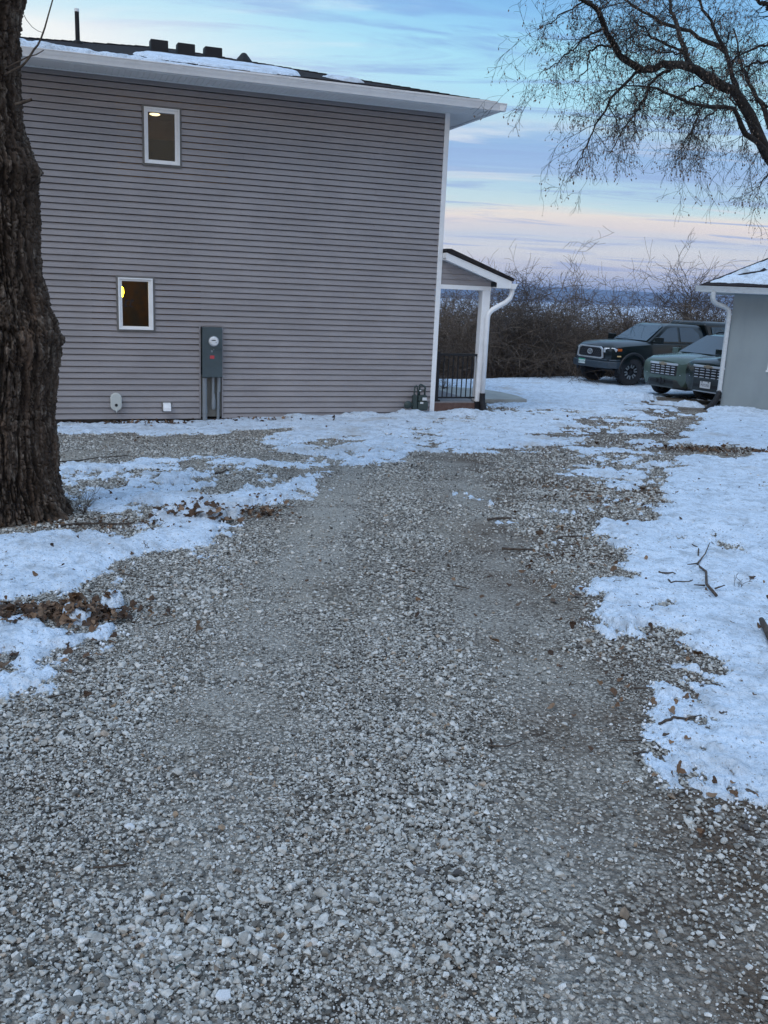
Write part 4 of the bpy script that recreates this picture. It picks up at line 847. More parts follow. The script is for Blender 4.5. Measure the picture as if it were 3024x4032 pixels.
MB().tube([(-.055, -.06, -.36+GZ), (-.06, -.09, -.44+GZ), (-.12, -.20, -.60+GZ), (-.24, -.36, -.76+GZ), (-.28, -.42, -.80+GZ)], [.056, .062, .064, .064, .066], 10).build('black_extension', BLACKM, gar, True)
gw = MB(); 
for q in ((.885, .93, .17, 1.15), (1.55, 1.60, .17, 1.15), (.93, 1.55, 1.10, 1.15), (.93, 1.55, .17, .22)): gw.box(q[0], q[1], -.03, 0, q[2]+GZ, q[3]+GZ)
gw.box(.86, 1.63, -.05, 0, .13+GZ, .168+GZ)
gwo = gw.build('window', WHITE, gar); MB().box(.93, 1.55, -.012, -.004, .22+GZ, 1.10+GZ).build('pane', mat('dark_glass', (.02, .025, .03), .08), gwo)
plg = lambda x, y: 1.955+GZ+.51*(y+.46)+.010
crack = [(-.01,.01),(.15,.13),(.44,.27),(.52,.42),(.62,.31),(.9,.33),(.9,.24),(.62,.24),(.54,.17),(.3,.09),(.07,-.03)]
roof_snow('snow', (GC, GY), -.7, 3.6, -.5, 3.2, plg, [[(-.50, -.33), (3.5, -.33), (3.5, 3.1), (2.95, 3.12)]], [crack], .05, 'snow sheet covering the roof of the pale grey outbuilding', edge=.05)

# ------------------------------------------------------------------ trees
class Tubes:
    """collects polylines and turns them into tubes, all at once"""
    def __init__(s): s.g = {}
    def add(s, P, r, k=4): s.g.setdefault((len(P), k), []).append((P, r))
    def arrays(s):
        VV = []; FF = []; base = 0
        for (n, k), L in s.g.items():
            P = np.array([p for p, _ in L], float); r = np.array([q for _, q in L], float); m = len(P)
            T = np.empty_like(P); T[:, 1:-1] = P[:, 2:]-P[:, :-2]; T[:, 0] = P[:, 1]-P[:, 0]; T[:, -1] = P[:, -1]-P[:, -2]; T /= np.linalg.norm(T, axis=2, keepdims=True)+1e-9
            ref = np.array([.31, .67, .12]); A = np.cross(T, ref); A /= np.linalg.norm(A, axis=2, keepdims=True)+1e-9; B = np.cross(T, A)
            w = 2*np.pi*np.arange(k)/k; V = P[:, :, None]+r[:, :, None, None]*(A[:, :, None]*np.cos(w)[None, None, :, None]+B[:, :, None]*np.sin(w)[None, None, :, None])
            VV.append(V.reshape(-1, 3)); q = np.arange(m)[:, None, None]*n*k+np.arange(n-1)[None, :, None]*k; j = np.arange(k)[None, None, :]; j2 = (j+1) % k
            F = np.stack([q+j, q+j2, q+k+j2, q+k+j], -1).reshape(-1, 4)+base; FF.append(F); base += m*n*k
        return np.concatenate(VV), np.concatenate(FF)
def rv(): v = rng.normal(size=3); return v/np.linalg.norm(v)
def grow(tb, p, d, L, r, lvl, maxl, droop, tips=None, wig=.22, dens=(0, 8, 6, 4), k=3, shrink=.42, ns=(9, 7, 5, 4), rmin=.0016):
    n = ns[min(lvl, 3)]; P = [p]; D = []; st = L/(n-1)
    for i in range(n-1):
        d = d+rng.normal(0, wig, 3)+np.array([0, 0, -droop]); d = d/np.linalg.norm(d); p = p+d*st; P.append(p); D.append(d)
    R_ = [max(r*(1-.75*i/(n-1)), rmin) for i in range(n)]; tb.add(P, R_, max(3, k-lvl) if lvl else k)
    if lvl < maxl:
        for c in range(dens[min(lvl+1, 3)]):
            t = rng.uniform(.15, 1); i = min(int(t*(n-1)), n-2); f = t*(n-1)-i; q = P[i]*(1-f)+P[i+1]*f; dd = D[i]*.75+rv()*.8; dd /= np.linalg.norm(dd)
            grow(tb, q, dd, L*shrink*rng.uniform(.6, 1.3), R_[i]*.62, lvl+1, maxl, droop, tips, wig, dens, k, shrink, ns, rmin)
    elif tips is not None: tips.append(P[-1])
LIMBS= [[(6.72,13.2,0.23,0.24),(6.44,13.15,1.1,0.199),(6.02,13.1,1.93,0.158),(5.48,13.05,2.83,0.116),(4.86,13.0,3.49,0.075)],[(4.86,13.0,3.49,0.072),(4.56,12.91,3.92,0.069),(4.29,12.82,4.22,0.066),(4.13,12.74,4.25,0.062),(3.89,12.65,4.32,0.059),(3.66,12.56,4.42,0.056),(3.43,12.47,4.43,0.052),(3.21,12.39,4.41,0.049),(3.04,12.3,4.34,0.046),(2.89,12.21,4.31,0.043),(2.69,12.12,4.37,0.04),(2.53,12.04,4.48,0.036),(2.4,11.95,4.61,0.033),(2.29,11.86,4.74,0.03),(2.19,11.78,4.84,0.027),(2.06,11.69,4.89,0.023),(1.82,11.6,4.96,0.02)],[(4.35,13.0,4.25,0.035),(4.3,13.17,4.55,0.031),(4.25,13.33,4.81,0.027),(4.17,13.5,5.06,0.024),(4.09,13.67,5.29,0.02),(3.96,13.83,5.54,0.016),(3.91,14.0,5.72,0.012)],[(4.26,13.4,4.83,0.032),(3.98,13.49,4.99,0.029),(3.74,13.57,5.12,0.026),(3.49,13.66,5.2,0.023),(3.29,13.74,5.32,0.021),(3.13,13.83,5.43,0.018),(2.97,13.91,5.54,0.015),(2.78,14.0,5.64,0.012)],[(3.68,12.8,4.49,0.035),(3.64,12.96,4.63,0.032),(3.57,13.12,4.89,0.028),(3.51,13.28,5.17,0.025),(3.49,13.44,5.38,0.021),(3.47,13.6,5.55,0.018)],[(4.85,13.0,3.53,0.04),(4.67,12.87,3.62,0.037),(4.45,12.75,3.72,0.034),(4.28,12.62,3.86,0.031),(4.14,12.49,3.95,0.028),(3.9,12.36,3.93,0.025),(3.65,12.24,3.92,0.021),(3.36,12.11,3.97,0.018),(3.11,11.98,4.01,0.015),(2.92,11.85,4.06,0.012),(2.7,11.73,4.02,0.009),(2.49,11.6,4.0,0.006)],[(3.37,12.6,4.42,0.02),(3.16,12.4,4.27,0.018),(3.01,12.2,4.08,0.015),(2.87,12.0,3.85,0.013),(2.75,11.8,3.7,0.01),(2.55,11.6,3.42,0.007),(2.43,11.4,3.21,0.005)],[(2.95,12.3,4.31,0.02),(2.72,12.17,4.15,0.018),(2.58,12.04,3.98,0.016),(2.45,11.91,3.81,0.014),(2.33,11.79,3.61,0.011),(2.23,11.66,3.41,0.009),(2.15,11.53,3.22,0.007),(2.05,11.4,3.06,0.005)],[(2.46,12.0,4.49,0.014),(2.33,11.9,4.48,0.012),(2.2,11.8,4.4,0.011),(2.14,11.7,4.27,0.009),(2.12,11.6,4.13,0.007),(2.0,11.5,4.02,0.006),(1.95,11.4,3.9,0.004)],[(2.31,11.9,4.65,0.014),(2.15,11.78,4.56,0.012),(1.99,11.66,4.42,0.01),(1.87,11.54,4.29,0.008),(1.72,11.42,4.14,0.006),(1.54,11.3,4.0,0.004)],[(2.15,11.8,4.91,0.012),(1.98,11.7,4.85,0.01),(1.77,11.6,4.71,0.008),(1.63,11.5,4.58,0.006),(1.49,11.4,4.5,0.004)],[(5.28,13.6,3.58,0.04),(5.07,13.74,4.08,0.036),(5.01,13.89,4.31,0.031),(4.9,14.03,4.53,0.027),(4.82,14.17,4.72,0.023),(4.78,14.31,4.91,0.019),(4.78,14.46,5.15,0.014),(4.72,14.6,5.43,0.01)],[(4.83,13.0,5.0,0.02),(4.63,12.9,4.82,0.017),(4.37,12.8,4.71,0.013),(4.17,12.7,4.57,0.009),(4.07,12.6,4.39,0.006)],[(4.65,12.4,4.53,0.02),(4.5,12.45,4.5,0.017),(4.33,12.5,4.5,0.013),(4.18,12.55,4.4,0.009),(4.03,12.6,4.35,0.006)],[(4.61,12.4,4.95,0.03),(4.35,12.27,5.08,0.025),(4.18,12.13,5.1,0.02),(4.02,12.0,5.12,0.015)],[(4.92,13.4,4.18,0.02),(4.75,13.3,4.22,0.013),(4.57,13.2,4.21,0.007)],[(3.86,12.2,3.89,0.014),(3.68,12.07,3.75,0.011),(3.5,11.95,3.6,0.009),(3.39,11.82,3.42,0.007),(3.3,11.7,3.26,0.004)],[(3.89,12.8,4.31,0.014),(3.64,12.55,4.18,0.011),(3.39,12.3,4.03,0.008)],[(3.34,13.0,4.81,0.01),(3.05,12.67,4.79,0.008),(2.78,12.33,4.75,0.006),(2.52,12.0,4.68,0.004)],[(3.55,12.9,4.69,0.018),(3.26,12.67,4.73,0.014),(2.95,12.43,4.79,0.01),(2.74,12.2,4.84,0.006)],[(4.24,13.4,4.87,0.012),(4.27,13.4,4.96,0.009),(4.29,13.4,5.08,0.006)],[(3.54,12.8,4.64,0.012),(3.2,12.53,4.59,0.009),(2.9,12.27,4.53,0.007),(2.65,12.0,4.44,0.004)],[(4.96,12.6,3.63,0.02),(4.79,12.47,3.34,0.015),(4.64,12.33,3.17,0.009),(4.46,12.2,3.0,0.004)],[(3.64,12.2,3.89,0.012),(3.6,12.13,3.72,0.009),(3.53,12.07,3.56,0.007),(3.51,12.0,3.37,0.004)],[(4.26,13.0,4.25,0.012),(4.33,12.87,3.98,0.009),(4.4,12.73,3.7,0.007),(4.32,12.6,3.53,0.004)],[(2.83,12.0,3.81,0.008),(2.66,11.87,3.69,0.006),(2.44,11.73,3.68,0.005),(2.26,11.6,3.72,0.003)],[(3.92,12.8,4.51,0.012),(3.96,12.67,4.3,0.009),(3.84,12.53,4.09,0.007),(3.76,12.4,3.92,0.004)]]
TW= [[(-2.674, 6.9, 2.958), (-2.64, 6.9, 2.975), (-2.616, 6.9, 2.994), (-2.581, 6.9, 3.033), (-2.545, 6.9, 3.086), (-2.516, 6.9, 3.117), (-2.492, 6.9, 3.159), (-2.462, 6.9, 3.23), (-2.436, 6.9, 3.306), (-2.402, 6.9, 3.402), (-2.38, 6.9, 3.463)], [(-2.655, 6.9, 3.005), (-2.586, 6.9, 3.041), (-2.53, 6.9, 3.056), (-2.476, 6.9, 3.086)], [(-2.631, 6.9, 3.354), (-2.62, 6.9, 3.334), (-2.586, 6.9, 3.271), (-2.55, 6.9, 3.229), (-2.512, 6.9, 3.206), (-2.469, 6.9, 3.194)], [(-2.605, 6.9, 2.767), (-2.576, 6.9, 2.766)]]

DBARK = mat('dark_branch_bark', (.030, .026, .024), .9, spec=.2, noise=[(14, (.075, .07, .062), .5, .7, (1, 1, 1)), (30, (.16, .17, .15), .68, .75, (1, 1, 1))])
def overhanging_tree():
    bx, by = 6.72, 13.2; bz = z1(bx, by)
    root = empty('bare_tree', (bx, by, bz)); tag(root, 'leafless tree with drooping twigs and hanging seeds reaching in at top right', 'tree')
    org = np.array([bx, by, bz]); tips = []; thick = Tubes(); fine = Tubes()
    L0 = [(6.78, 13.22, bz-.2, .36), (6.76, 13.2, bz+.3, .27)]+LIMBS[0]
    def smooth(L, n):
        L = np.array(L, float); t = np.arange(len(L)); tt = np.linspace(0, len(L)-1, n); out = []
        for v in tt:
            i = min(int(v), len(L)-2); f = v-i; p0 = L[max(i-1, 0)]; p1 = L[i]; p2 = L[i+1]; p3 = L[min(i+2, len(L)-1)]
            out.append(.5*((2*p1)+(-p0+p2)*f+(2*p0-5*p1+4*p2-p3)*f*f+(-p0+3*p1-3*p2+p3)*f**3))
        return np.array(out)
    for li, L in enumerate([L0]+LIMBS[1:]):
        S = smooth(L, 30 if li < 2 else 18); S[:, 3] = np.maximum(S[:, 3], .003); S[1:-1, :3] += rng.normal(0, .012, (len(S)-2, 3)); 
        thick.add(list(S[:, :3]-org), list(S[:, 3]*(1+.06*rng.normal(size=len(S)))), 9 if li < 6 else 7)
        if li == 0: continue
        length = np.linalg.norm(np.diff(S[:, :3], axis=0), axis=1).sum(); cnt = int(length/.075)
        for c in range(cnt):
            t = rng.uniform(.04, 1)**.85; i = min(int(t*(len(S)-1)), len(S)-2); q = S[i, :3]-org; dl = S[i+1, :3]-S[i, :3]; dl /= np.linalg.norm(dl)
            low = S[i, 2] < 4.1
            d = dl*.55+rv()*.85+np.array([0, 0, -.35 if low else .12]); d /= np.linalg.norm(d)
            rr = min(S[i, 3]*.5, .0068); grow(fine, q, d, rng.uniform(.22, .72)*(1 if li > 1 or t > .3 else .8), rr, 1, 3, .13 if low else .05, tips, .20, (0, 8, 6, 4), 4, .46, (9, 8, 5, 4))
    # stubby leader upward and out of frame so that the crown goes on
    for c in range(9):
        a = rng.uniform(0, 6.28); grow(thick, np.array([0, 0, 3.2+c*.25]), np.array([math.cos(a)*.7+.3, math.sin(a)*.7, .8]), rng.uniform(2, 3.5), .06, 0, 2, -.01, None, .15, (0, 7, 5, 3), 6)
    V, F = thick.arrays(); link('trunk', fast_mesh('trunk', V, F, DBARK, True), root)
    V, F = fine.arrays(); link('twigs', fast_mesh('twigs', V, F, DBARK, True), root); print('twig faces', len(F))
    T = np.array(tips); T = T[rng.random(len(T)) < .62]; n = len(T); L_ = rng.uniform(.018, .038, n); w = L_*.30; a = rng.uniform(0, 6.28, n); ax = np.stack([np.cos(a), np.sin(a), 0*a], 1)
    dn = np.stack([rng.normal(0, .25, n), rng.normal(0, .25, n), -np.ones(n)], 1); top = T+dn*L_[:, None]*.3; mid = T+dn*L_[:, None]*.75; bot = T+dn*L_[:, None]*1.25
    V = np.stack([top, mid+ax*w[:, None], bot, mid-ax*w[:, None]], 1).reshape(-1, 3); F = np.arange(4*n).reshape(n, 4)
    link('seed_clusters', fast_mesh('seeds', V, F, mat('dry_seeds', (.15, .11, .085), .8)), root)
    print('seeds', n)
overhanging_tree()

def big_trunk():
    bx, by = -3.0, 7.1; bz = z1(bx, by)
    root = empty('large_tree', (bx, by, bz)); tag(root, 'large gnarled trunk with deeply furrowed bark at the left edge', 'tree')
    E = [(3.45,-2.672),(3.35,-2.702),(3.04,-2.723),(2.78,-2.73),(2.60,-2.715),(2.50,-2.685),(2.40,-2.64),(2.32,-2.602),(2.23,-2.63),(1.92,-2.632),(1.83,-2.628),(1.72,-2.635),(1.55,-2.618),(1.44,-2.60),(1.33,-2.578),(1.23,-2.525),(1.12,-2.50),(1.01,-2.508),(.88,-2.533),(.7,-2.565),(.5,-2.584),(.38,-2.577),(.24,-2.567),(.08,-2.562),(-.05,-2.545),(-.16,-2.515),(-.25,-2.46),(-.5,-2.36)]
    E = sorted([(6.5, -2.9), (5, -2.8), (4, -2.62), (3.7, -2.6)]+E); ez = np.array([e[0] for e in E]); ex = np.array([e[1] for e in E])
    nz_, nt = 1000, 640; z = np.linspace(-.5, 6.5, nz_); th = np.linspace(-math.pi, math.pi, nt)      # th = 0 towards +x, seam at the far left
    xr = np.interp(z, ez, ex); xc = np.interp(z, [-.5, .5, 1.1, 2.0, 3.5, 6.5], [-3.02, -3.03, -3.0, -3.06, -3.12, -3.22]); R0 = xr-xc-.040
    Rm = np.interp(z, [-.5, 0, .6, 1.1, 2, 3.5, 6.5], [.62, .50, .44, .47, .41, .38, .30])
    TT, ZZ = np.meshgrid(th, z); w = np.clip(np.cos(TT*.5)**2, 0, 1)**1.5
    Rr = R0[:, None]*w+Rm[:, None]*(1-w)
    # root flare in lobes
    fl = np.clip((.25-ZZ)/.7, 0, 1)**2; Rr = Rr*(1+fl*(.30*np.cos(TT*5+.6)+.18*np.cos(TT*3+2))*(np.abs(TT) > .25))
    A = TT*.45
    warp = .035*fbm(A/.25, ZZ/.6, 5, 3)
    b1 = np.abs(fbm((A+warp)/.052, ZZ/.34, 11, 4, .55)); b2 = np.abs(fbm((A+warp)/.020, ZZ/.13, 17, 4, .6)); knob = np.clip(fbm(A/.10, ZZ/.10, 23, 4, .6), -.4, 1)
    burl = np.exp(-((ZZ-1.12)/.22)**2)+.9*np.exp(-((ZZ-2.55)/.28)**2)*.6
    b3 = np.abs(fbm((A+warp)/.045, ZZ/.055, 43, 3, .6))
    plate = np.clip(b1*4.2, 0, 1)**.8*np.clip(.45+b3*4, 0, 1)
    disp = .042*plate+.020*np.clip(b2*3.0, 0, 1)*plate+.040*knob*burl+.016*fbm(A/.02, ZZ/.03, 29, 4, .6)-.040
    rad = Rr+disp
    X = xc[:, None]-bx+rad*np.cos(TT); Y = rad*np.sin(TT)*1.0
    V = np.stack([X, Y, ZZ-bz], -1).reshape(-1, 3); i = np.arange((nz_-1)*(nt-1)); a = (i//(nt-1))*nt+i % (nt-1); F = np.stack([a, a+1, a+nt+1, a+nt], 1)
    m = bpy.data.materials.new('furrowed_bark'); m.use_nodes = True; nt_ = m.node_tree; N = nt_.nodes; L = nt_.links; b = N['Principled BSDF']; b.inputs['Roughness'].default_value = .9; b.inputs['Specular IOR Level'].default_value = .2
    at = N.new('ShaderNodeAttribute'); at.attribute_name = 'plate'
    tc = N.new('ShaderNodeTexCoord'); mp = N.new('ShaderNodeMapping'); mp.inputs['Scale'].default_value = (1, 1, .22); L.new(tc.outputs['Object'], mp.inputs[0])
    t = N.new('ShaderNodeTexNoise'); t.inputs['Scale'].default_value = 26; t.inputs['Detail'].default_value = 7; t.inputs['Roughness'].default_value = .65; L.new(mp.outputs[0], t.inputs['Vector'])
    r = N.new('ShaderNodeValToRGB'); L.new(t.outputs[0], r.inputs[0]); cr = r.color_ramp; cr.elements[0].position = .32; cr.elements[0].color = (.022, .016, .012, 1); cr.elements[1].position = .74; cr.elements[1].color = (.30, .26, .215, 1); e = cr.elements.new(.54); e.color = (.092, .068, .052, 1)
    t2 = N.new('ShaderNodeTexNoise'); t2.inputs['Scale'].default_value = 5; t2.inputs['Detail'].default_value = 4; L.new(mp.outputs[0], t2.inputs['Vector']); mr = N.new('ShaderNodeMapRange'); mr.inputs[1].default_value = .56; mr.inputs[2].default_value = .70; mr.inputs[4].default_value = .8; L.new(t2.outputs[0], mr.inputs[0])
    mx = N.new('ShaderNodeMix'); mx.data_type = 'RGBA'; L.new(mr.outputs[0], mx.inputs[0]); L.new(r.outputs[0], mx.inputs[6]); mx.inputs[7].default_value = (.15, .10, .07, 1)
    mx2 = N.new('ShaderNodeMix'); mx2.data_type = 'RGBA'; L.new(at.outputs['Fac'], mx2.inputs[0]); mx2.inputs[6].default_value = (.014, .010, .007, 1); L.new(mx.outputs[2], mx2.inputs[7])   # colour drops to near black in the furrows between the plates
    L.new(mx2.outputs[2], b.inputs['Base Color'])
    bp = N.new('ShaderNodeBump'); bp.inputs['Strength'].default_value = .9; bp.inputs['Distance'].default_value = .012; L.new(t.outputs[0], bp.inputs['Height']); L.new(bp.outputs[0], b.inputs['Normal'])
    me = fast_mesh('trunk', V, F, m, True); pa = me.attributes.new('plate', 'FLOAT', 'POINT'); pa.data.foreach_set('value', np.clip(plate*1.25*np.clip(.35+b2*3, 0, 1), 0, 1).astype(np.float32).ravel())
    tr = link('trunk', me, root)
    org = np.array([bx, by, bz])
    for L_ , r0, r1 in zip(TW, (.010, .006, .003, .014), (.004, .003, .0016, .010)):
        L_ = np.array(L_, float)-org; L_[0] += np.array([-.10, .05, -.03]); tb = Tubes(); tb.add(list(L_), list(np.linspace(r0, r1, len(L_))), 6); Vv, Ff = tb.arrays(); link('twig', fast_mesh('twig', Vv, Ff, BARKM, True), root)
    tb = Tubes()
    for k in range(7):
        a = k*.9+.3; grow(tb, np.array([-.15, 0, 5.0+.2*k-bz]), np.array([math.cos(a), math.sin(a), .9]), 4.5, .14-.01*k, 0, 2, -.01, None, .12, (0, 8, 6, 3), 8)
    Vv, Ff = tb.arrays(); link('limbs', fast_mesh('limbs', Vv, Ff, DBARK, True), root)
big_trunk()
def sapling():
    x, y = -2.40, 7.14; z = z1(x, y)+.01; tb = Tubes()
    for k in range(7): grow(tb, np.array([0., 0, 0]), np.array([rng.uniform(-.2, .9), rng.uniform(-.5, .3), .9]), rng.uniform(.14, .27), .0032, 1, 2, -.01, None, .15, (0, 3, 3, 2), 4)
    V, F = tb.arrays(); o = link('sapling', fast_mesh('sapling', V, F, BARKM, True)); o.location = (x, y, z); tag(o, 'tiny leafless sapling beside the big trunk in the snow', 'sapling')
sapling()
def weeds(name, x, y, lab, h=.1, n=7, z_=.02):
    tb = Tubes()
    for k in range(n): grow(tb, np.array([rng.normal(0, .02), rng.normal(0, .02), 0]), np.array([rng.normal(0, .6), rng.normal(0, .4), 1]), h*rng.uniform(.6, 1.2), .002, 1, 2, .02, None, .2, (0, 2, 2, 2), 3)
    V, F = tb.arrays(); o = link(name, fast_mesh(name, V, F, BARKM, True)); o.location = (x, y, z1(x, y)+z_); tag(o, lab, 'weed', 'dry weeds poking through the snow')
weeds('dry_weed', 1.62, 6.1, 'thin dry weed stem standing in snow left of the forked branch', .12, 3)
weeds('dry_weed', -1.58, 6.0, 'short upright dry stub in the left snow field', .07, 3)
weeds('dry_weed', 2.25, 5.55, 'small dry weed in snow right of the forked branch', .08, 5)

# thicket behind the parking place
THK = random_mat('thicket_bark', [(0, (.075, .055, .042)), (.5, (.135, .102, .078)), (1, (.24, .185, .145))], .9, 2, .1)
def shrub_mesh(seed, h, stems, spread, dens, arch=.05, rad=.032, maxl=3, wig=.17, rmin=.0050):
    global rng
    keep = rng; rng = np.random.default_rng(seed); tb = Tubes()
    for s in range(stems):
        a = rng.uniform(0, 6.28); b = np.array([math.cos(a), math.sin(a), 0])*rng.uniform(0, spread*.4); d = b*.5/(spread*.4+.01)+np.array([rng.normal(0, .25), rng.normal(0, .25), 1.0]); d /= np.linalg.norm(d)
        grow(tb, b, d, h*rng.uniform(.6, 1.15), rad*rng.uniform(.5, 1.1), 0, maxl, arch, None, wig, dens, 5, .48, (10, 7, 5, 3), rmin)
    V, F = tb.arrays(); rng = keep; return fast_mesh('shrub', V, F, THK)
def make_thicket():
    protos = [free('shrub_%d' % i, shrub_mesh(500+i, 3.1, 13, 2.2, (0, 9, 5, 2), .05 if i % 2 else .10)) for i in range(6)]
    P = []; 
    for row, (yy, n) in enumerate(((33.0, 17), (34.6, 17), (36.4, 18), (38.5, 18), (41, 18), (44, 18))):
        for k in range(n):
            x = -3.5+(k+rng.uniform(-.4, .4))*(24.0+row*1.5)/n; y = yy+rng.normal(0, .5)+(-.18*(5-x) if x < 5 else 0)+.10*max(x-9, 0); hz = 1.6-z1(x, y) ; P.append((x, y, z1(x, y)-.15, hz))
    P = np.array(P); n = len(P); s = (P[:, 3]+.06)/3.6*rng.uniform(.80, 1.18, n)
    sc = np.stack([np.full(n, 1.15)*rng.uniform(.9, 1.2, n), np.full(n, 1.15)*rng.uniform(.9, 1.2, n), s], 1)
    rot = np.stack([rng.normal(0, .06, n), rng.normal(0, .06, n), rng.uniform(0, 6.28, n)], 1)
    scatter('thicket', P[:, :3], rot, sc, rng.integers(0, 6, n), protos, 'dense tangle of bare brown brush behind the parked vehicles', 'brush')
    # woods down in the valley
    X = []
    for (y0, y1_, n_, x0, x1_) in ((60, 130, 90, -20, 75), (160, 240, 120, -20, 110), (330, 400, 160, -20, 190), (600, 660, 240, -20, 320)):
        yy = rng.uniform(y0, y1_, n_); xx = rng.uniform(x0, x1_, n_); X.append(np.stack([xx, yy, Z(xx, yy)-.3, np.full(n_, 2.2+yy/400)], 1))
    P = np.concatenate(X); n = len(P); rot = np.stack([0*P[:, 0], 0*P[:, 0], rng.uniform(0, 6.28, n)], 1); s = P[:, 3]*rng.uniform(.6, 1.2, n)
    scatter('valley_woods', P[:, :3], rot, np.stack([s*1.3, s*1.3, s], 1), rng.integers(0, 6, n), protos, 'bare woods down in the valley seen through the brush', 'woods')
make_thicket()
def back_tree(px_x, y, top, lab, seed, lean=0.0, stems=3, h0=None):
    x = px_x; z = z1(x, y)-.1; h = top-z
    me = shrub_mesh(seed, h*.62, stems, .5, (0, 12, 6, 3), .008, .05, 3, .19, .0055); me.materials.clear(); me.materials.append(THKT)
    o = link('bare_tree', me); o.location = (x, y, z); o.rotation_euler = (0, lean, seed); tag(o, lab, 'tree', 'bare trees standing out of the thicket'); return o
THKT = mat('bare_tree_bark', (.10, .082, .07), .9, spec=.15)
for a in ((3.75, 32.4, 4.5, 'bare spreading tree rising from the brush just right of the porch roof', 901, .0, 4), (5.6, 33.0, 3.9, 'bare arching tree in the brush between porch and pickup', 902, .22, 3), (4.7, 32.6, 3.3, 'thin bare tree in the brush behind the porch gutter', 905, .05, 3),
          (10.55, 34.2, 4.0, 'bare tree with upright twigs above the dark pickup roof', 903, .0, 4), (11.2, 34.0, 4.0, 'bare forked tree above the pickup, nearest the outbuilding roof', 904, .12, 3), (8.9, 34.5, 2.6, 'low bare tree in the brush left of the pair above the pickup', 906, -.12, 3)):
    back_tree(*a)
pl_ = Tubes()
for k in range(16): grow(pl_, np.array([0., 0, .02]), rv()*.8+np.array([0, 0, .7]), .3, .006, 1, 3, .04, None, .3, (0, 5, 5, 3), 4)
V, F = pl_.arrays(); o = link('dead_plant', fast_mesh('dead_plant', V, F, BARKM, True)); o.location = (1.36, 23.2, z1(1.36, 23.2)+.05); tag(o, 'small dark dead plant seen through the porch railing', 'plant')

def make_hills():
    n = 200; xs = np.linspace(-4500, 7500, n); rows = [(4200, -.4), (4500, .25), (4800, .7), (5100, .97), (5400, 1.0), (6200, .6)]
    hgt = 44+14*fbm(xs/1500, xs*0, 3, 4)-.0016*(xs-1200); V = []
    for y, f in rows: V.append(np.stack([xs, np.full(n, y)+120*fbm(xs/600, xs*0+y, 9, 2), -34+(hgt+34)*f+6*fbm(xs/240, xs*0+y/100, 12, 3)*f], 1))
    V = np.concatenate(V); k = len(rows); i = np.arange((k-1)*(n-1)); a = (i//(n-1))*n+i % (n-1); F = np.stack([a, a+1, a+n+1, a+n], 1)
    o = link('hills', fast_mesh('hills', V, F, mat('wooded_hill', (.09, .095, .11), .95, noise=(.004, (.16, .17, .19), .5, .75, (1, 1, 3)), coords='Object'), True)); o['kind'] = 'structure'
make_hills()
# pale evening haze over the valley: one closed even volume round everything
def make_haze():
    b = MB().box(-9000, 9500, -9000, 9000, -45, 75); m = bpy.data.materials.new('haze'); m.use_nodes = True; nt = m.node_tree; nt.nodes.clear(); o = nt.nodes.new('ShaderNodeOutputMaterial'); v = nt.nodes.new('ShaderNodeVolumePrincipled')
    v.inputs['Color'].default_value = (.42, .62, 1.0, 1); v.inputs['Density'].default_value = HAZE; v.inputs['Anisotropy'].default_value = .0; nt.links.new(v.outputs[0], o.inputs['Volume'])
    h = b.build('haze', m); h['kind'] = 'stuff'; h['label'] = 'thin blue evening haze over the valley'
HAZE = 1.7e-4
if HAZE: make_haze()

# ------------------------------------------------------------------ vehicles
def paint(name, col, rough=.28, metal=.35): return mat(name, col, rough, metal, coat=.45, spec=.35)
RUB = mat('tyre_rubber', (.022, .022, .024), .85, bump=[(40, .5, .01, (1, 1, 1))]); CARGLASS = mat('car_glass', (.020, .050, .075), .03, spec=.9); CHROME = mat('chrome', (.86, .88, .9), .28, .75); BLK = mat('black_plastic', (.012, .012, .014), .5)
LAMPG = mat('headlamp_glass', (.62, .66, .70), .12, .3, coat=1); AMB = mat('amber_reflector', (.55, .12, .02), .3); SILV = mat('silver_metal', (.50, .52, .54), .3, .8); GOLD = mat('pale_gold_emblem', (.45, .36, .26), .35, .6)
def boolean_cut(o, cutters):
    for c in cutters:
        co = link('cut', c.mesh('cut')); md = o.modifiers.new('b', 'BOOLEAN'); md.operation = 'DIFFERENCE'; md.object = co; md.solver = 'EXACT'
    dg = bpy.context.evaluated_depsgraph_get(); me = bpy.data.meshes.new_from_object(o.evaluated_get(dg)); 
    cs = [md.object for md in o.modifiers]; o.modifiers.clear(); o.data = me
    for c in cs: bpy.data.objects.remove(c)
def loft(name, st, material, parent, smooth_angle=38, cuts=(), bevel=0):
    """st: list of (x, [(half-width, z), ...]) from the bottom centre to the top centre; mirrored"""
    b = MB(); rings = []
    for x, P in st: rings.append([(x, w, z) for w, z in P]+[(x, -w, z) for w, z in reversed(P[1:-1])])
    n = len(rings[0]); vs = [p for r in rings for p in r]; fs = []
    for i in range(len(rings)-1):
        for j in range(n): fs.append((i*n+j, i*n+(j+1) % n, (i+1)*n+(j+1) % n, (i+1)*n+j))
    fs += [tuple(range(n-1, -1, -1)), tuple(range((len(rings)-1)*n, len(rings)*n))]
    b.add(vs, fs); o = b.build(name, material, parent)
    import bmesh
    bm = bmesh.new(); bm.from_mesh(o.data); bmesh.ops.recalc_face_normals(bm, faces=bm.faces); bm.to_mesh(o.data); bm.free()
    if cuts: boolean_cut(o, cuts)
    o.data.polygons.foreach_set('use_smooth', [True]*len(o.data.polygons)); o.data.set_sharp_from_angle(angle=R(smooth_angle))
    return o
def cyl_y(x, z, r, y0, y1, k=32): return MB().tube([(x, y0, z), (x, y1, z)], r, k)
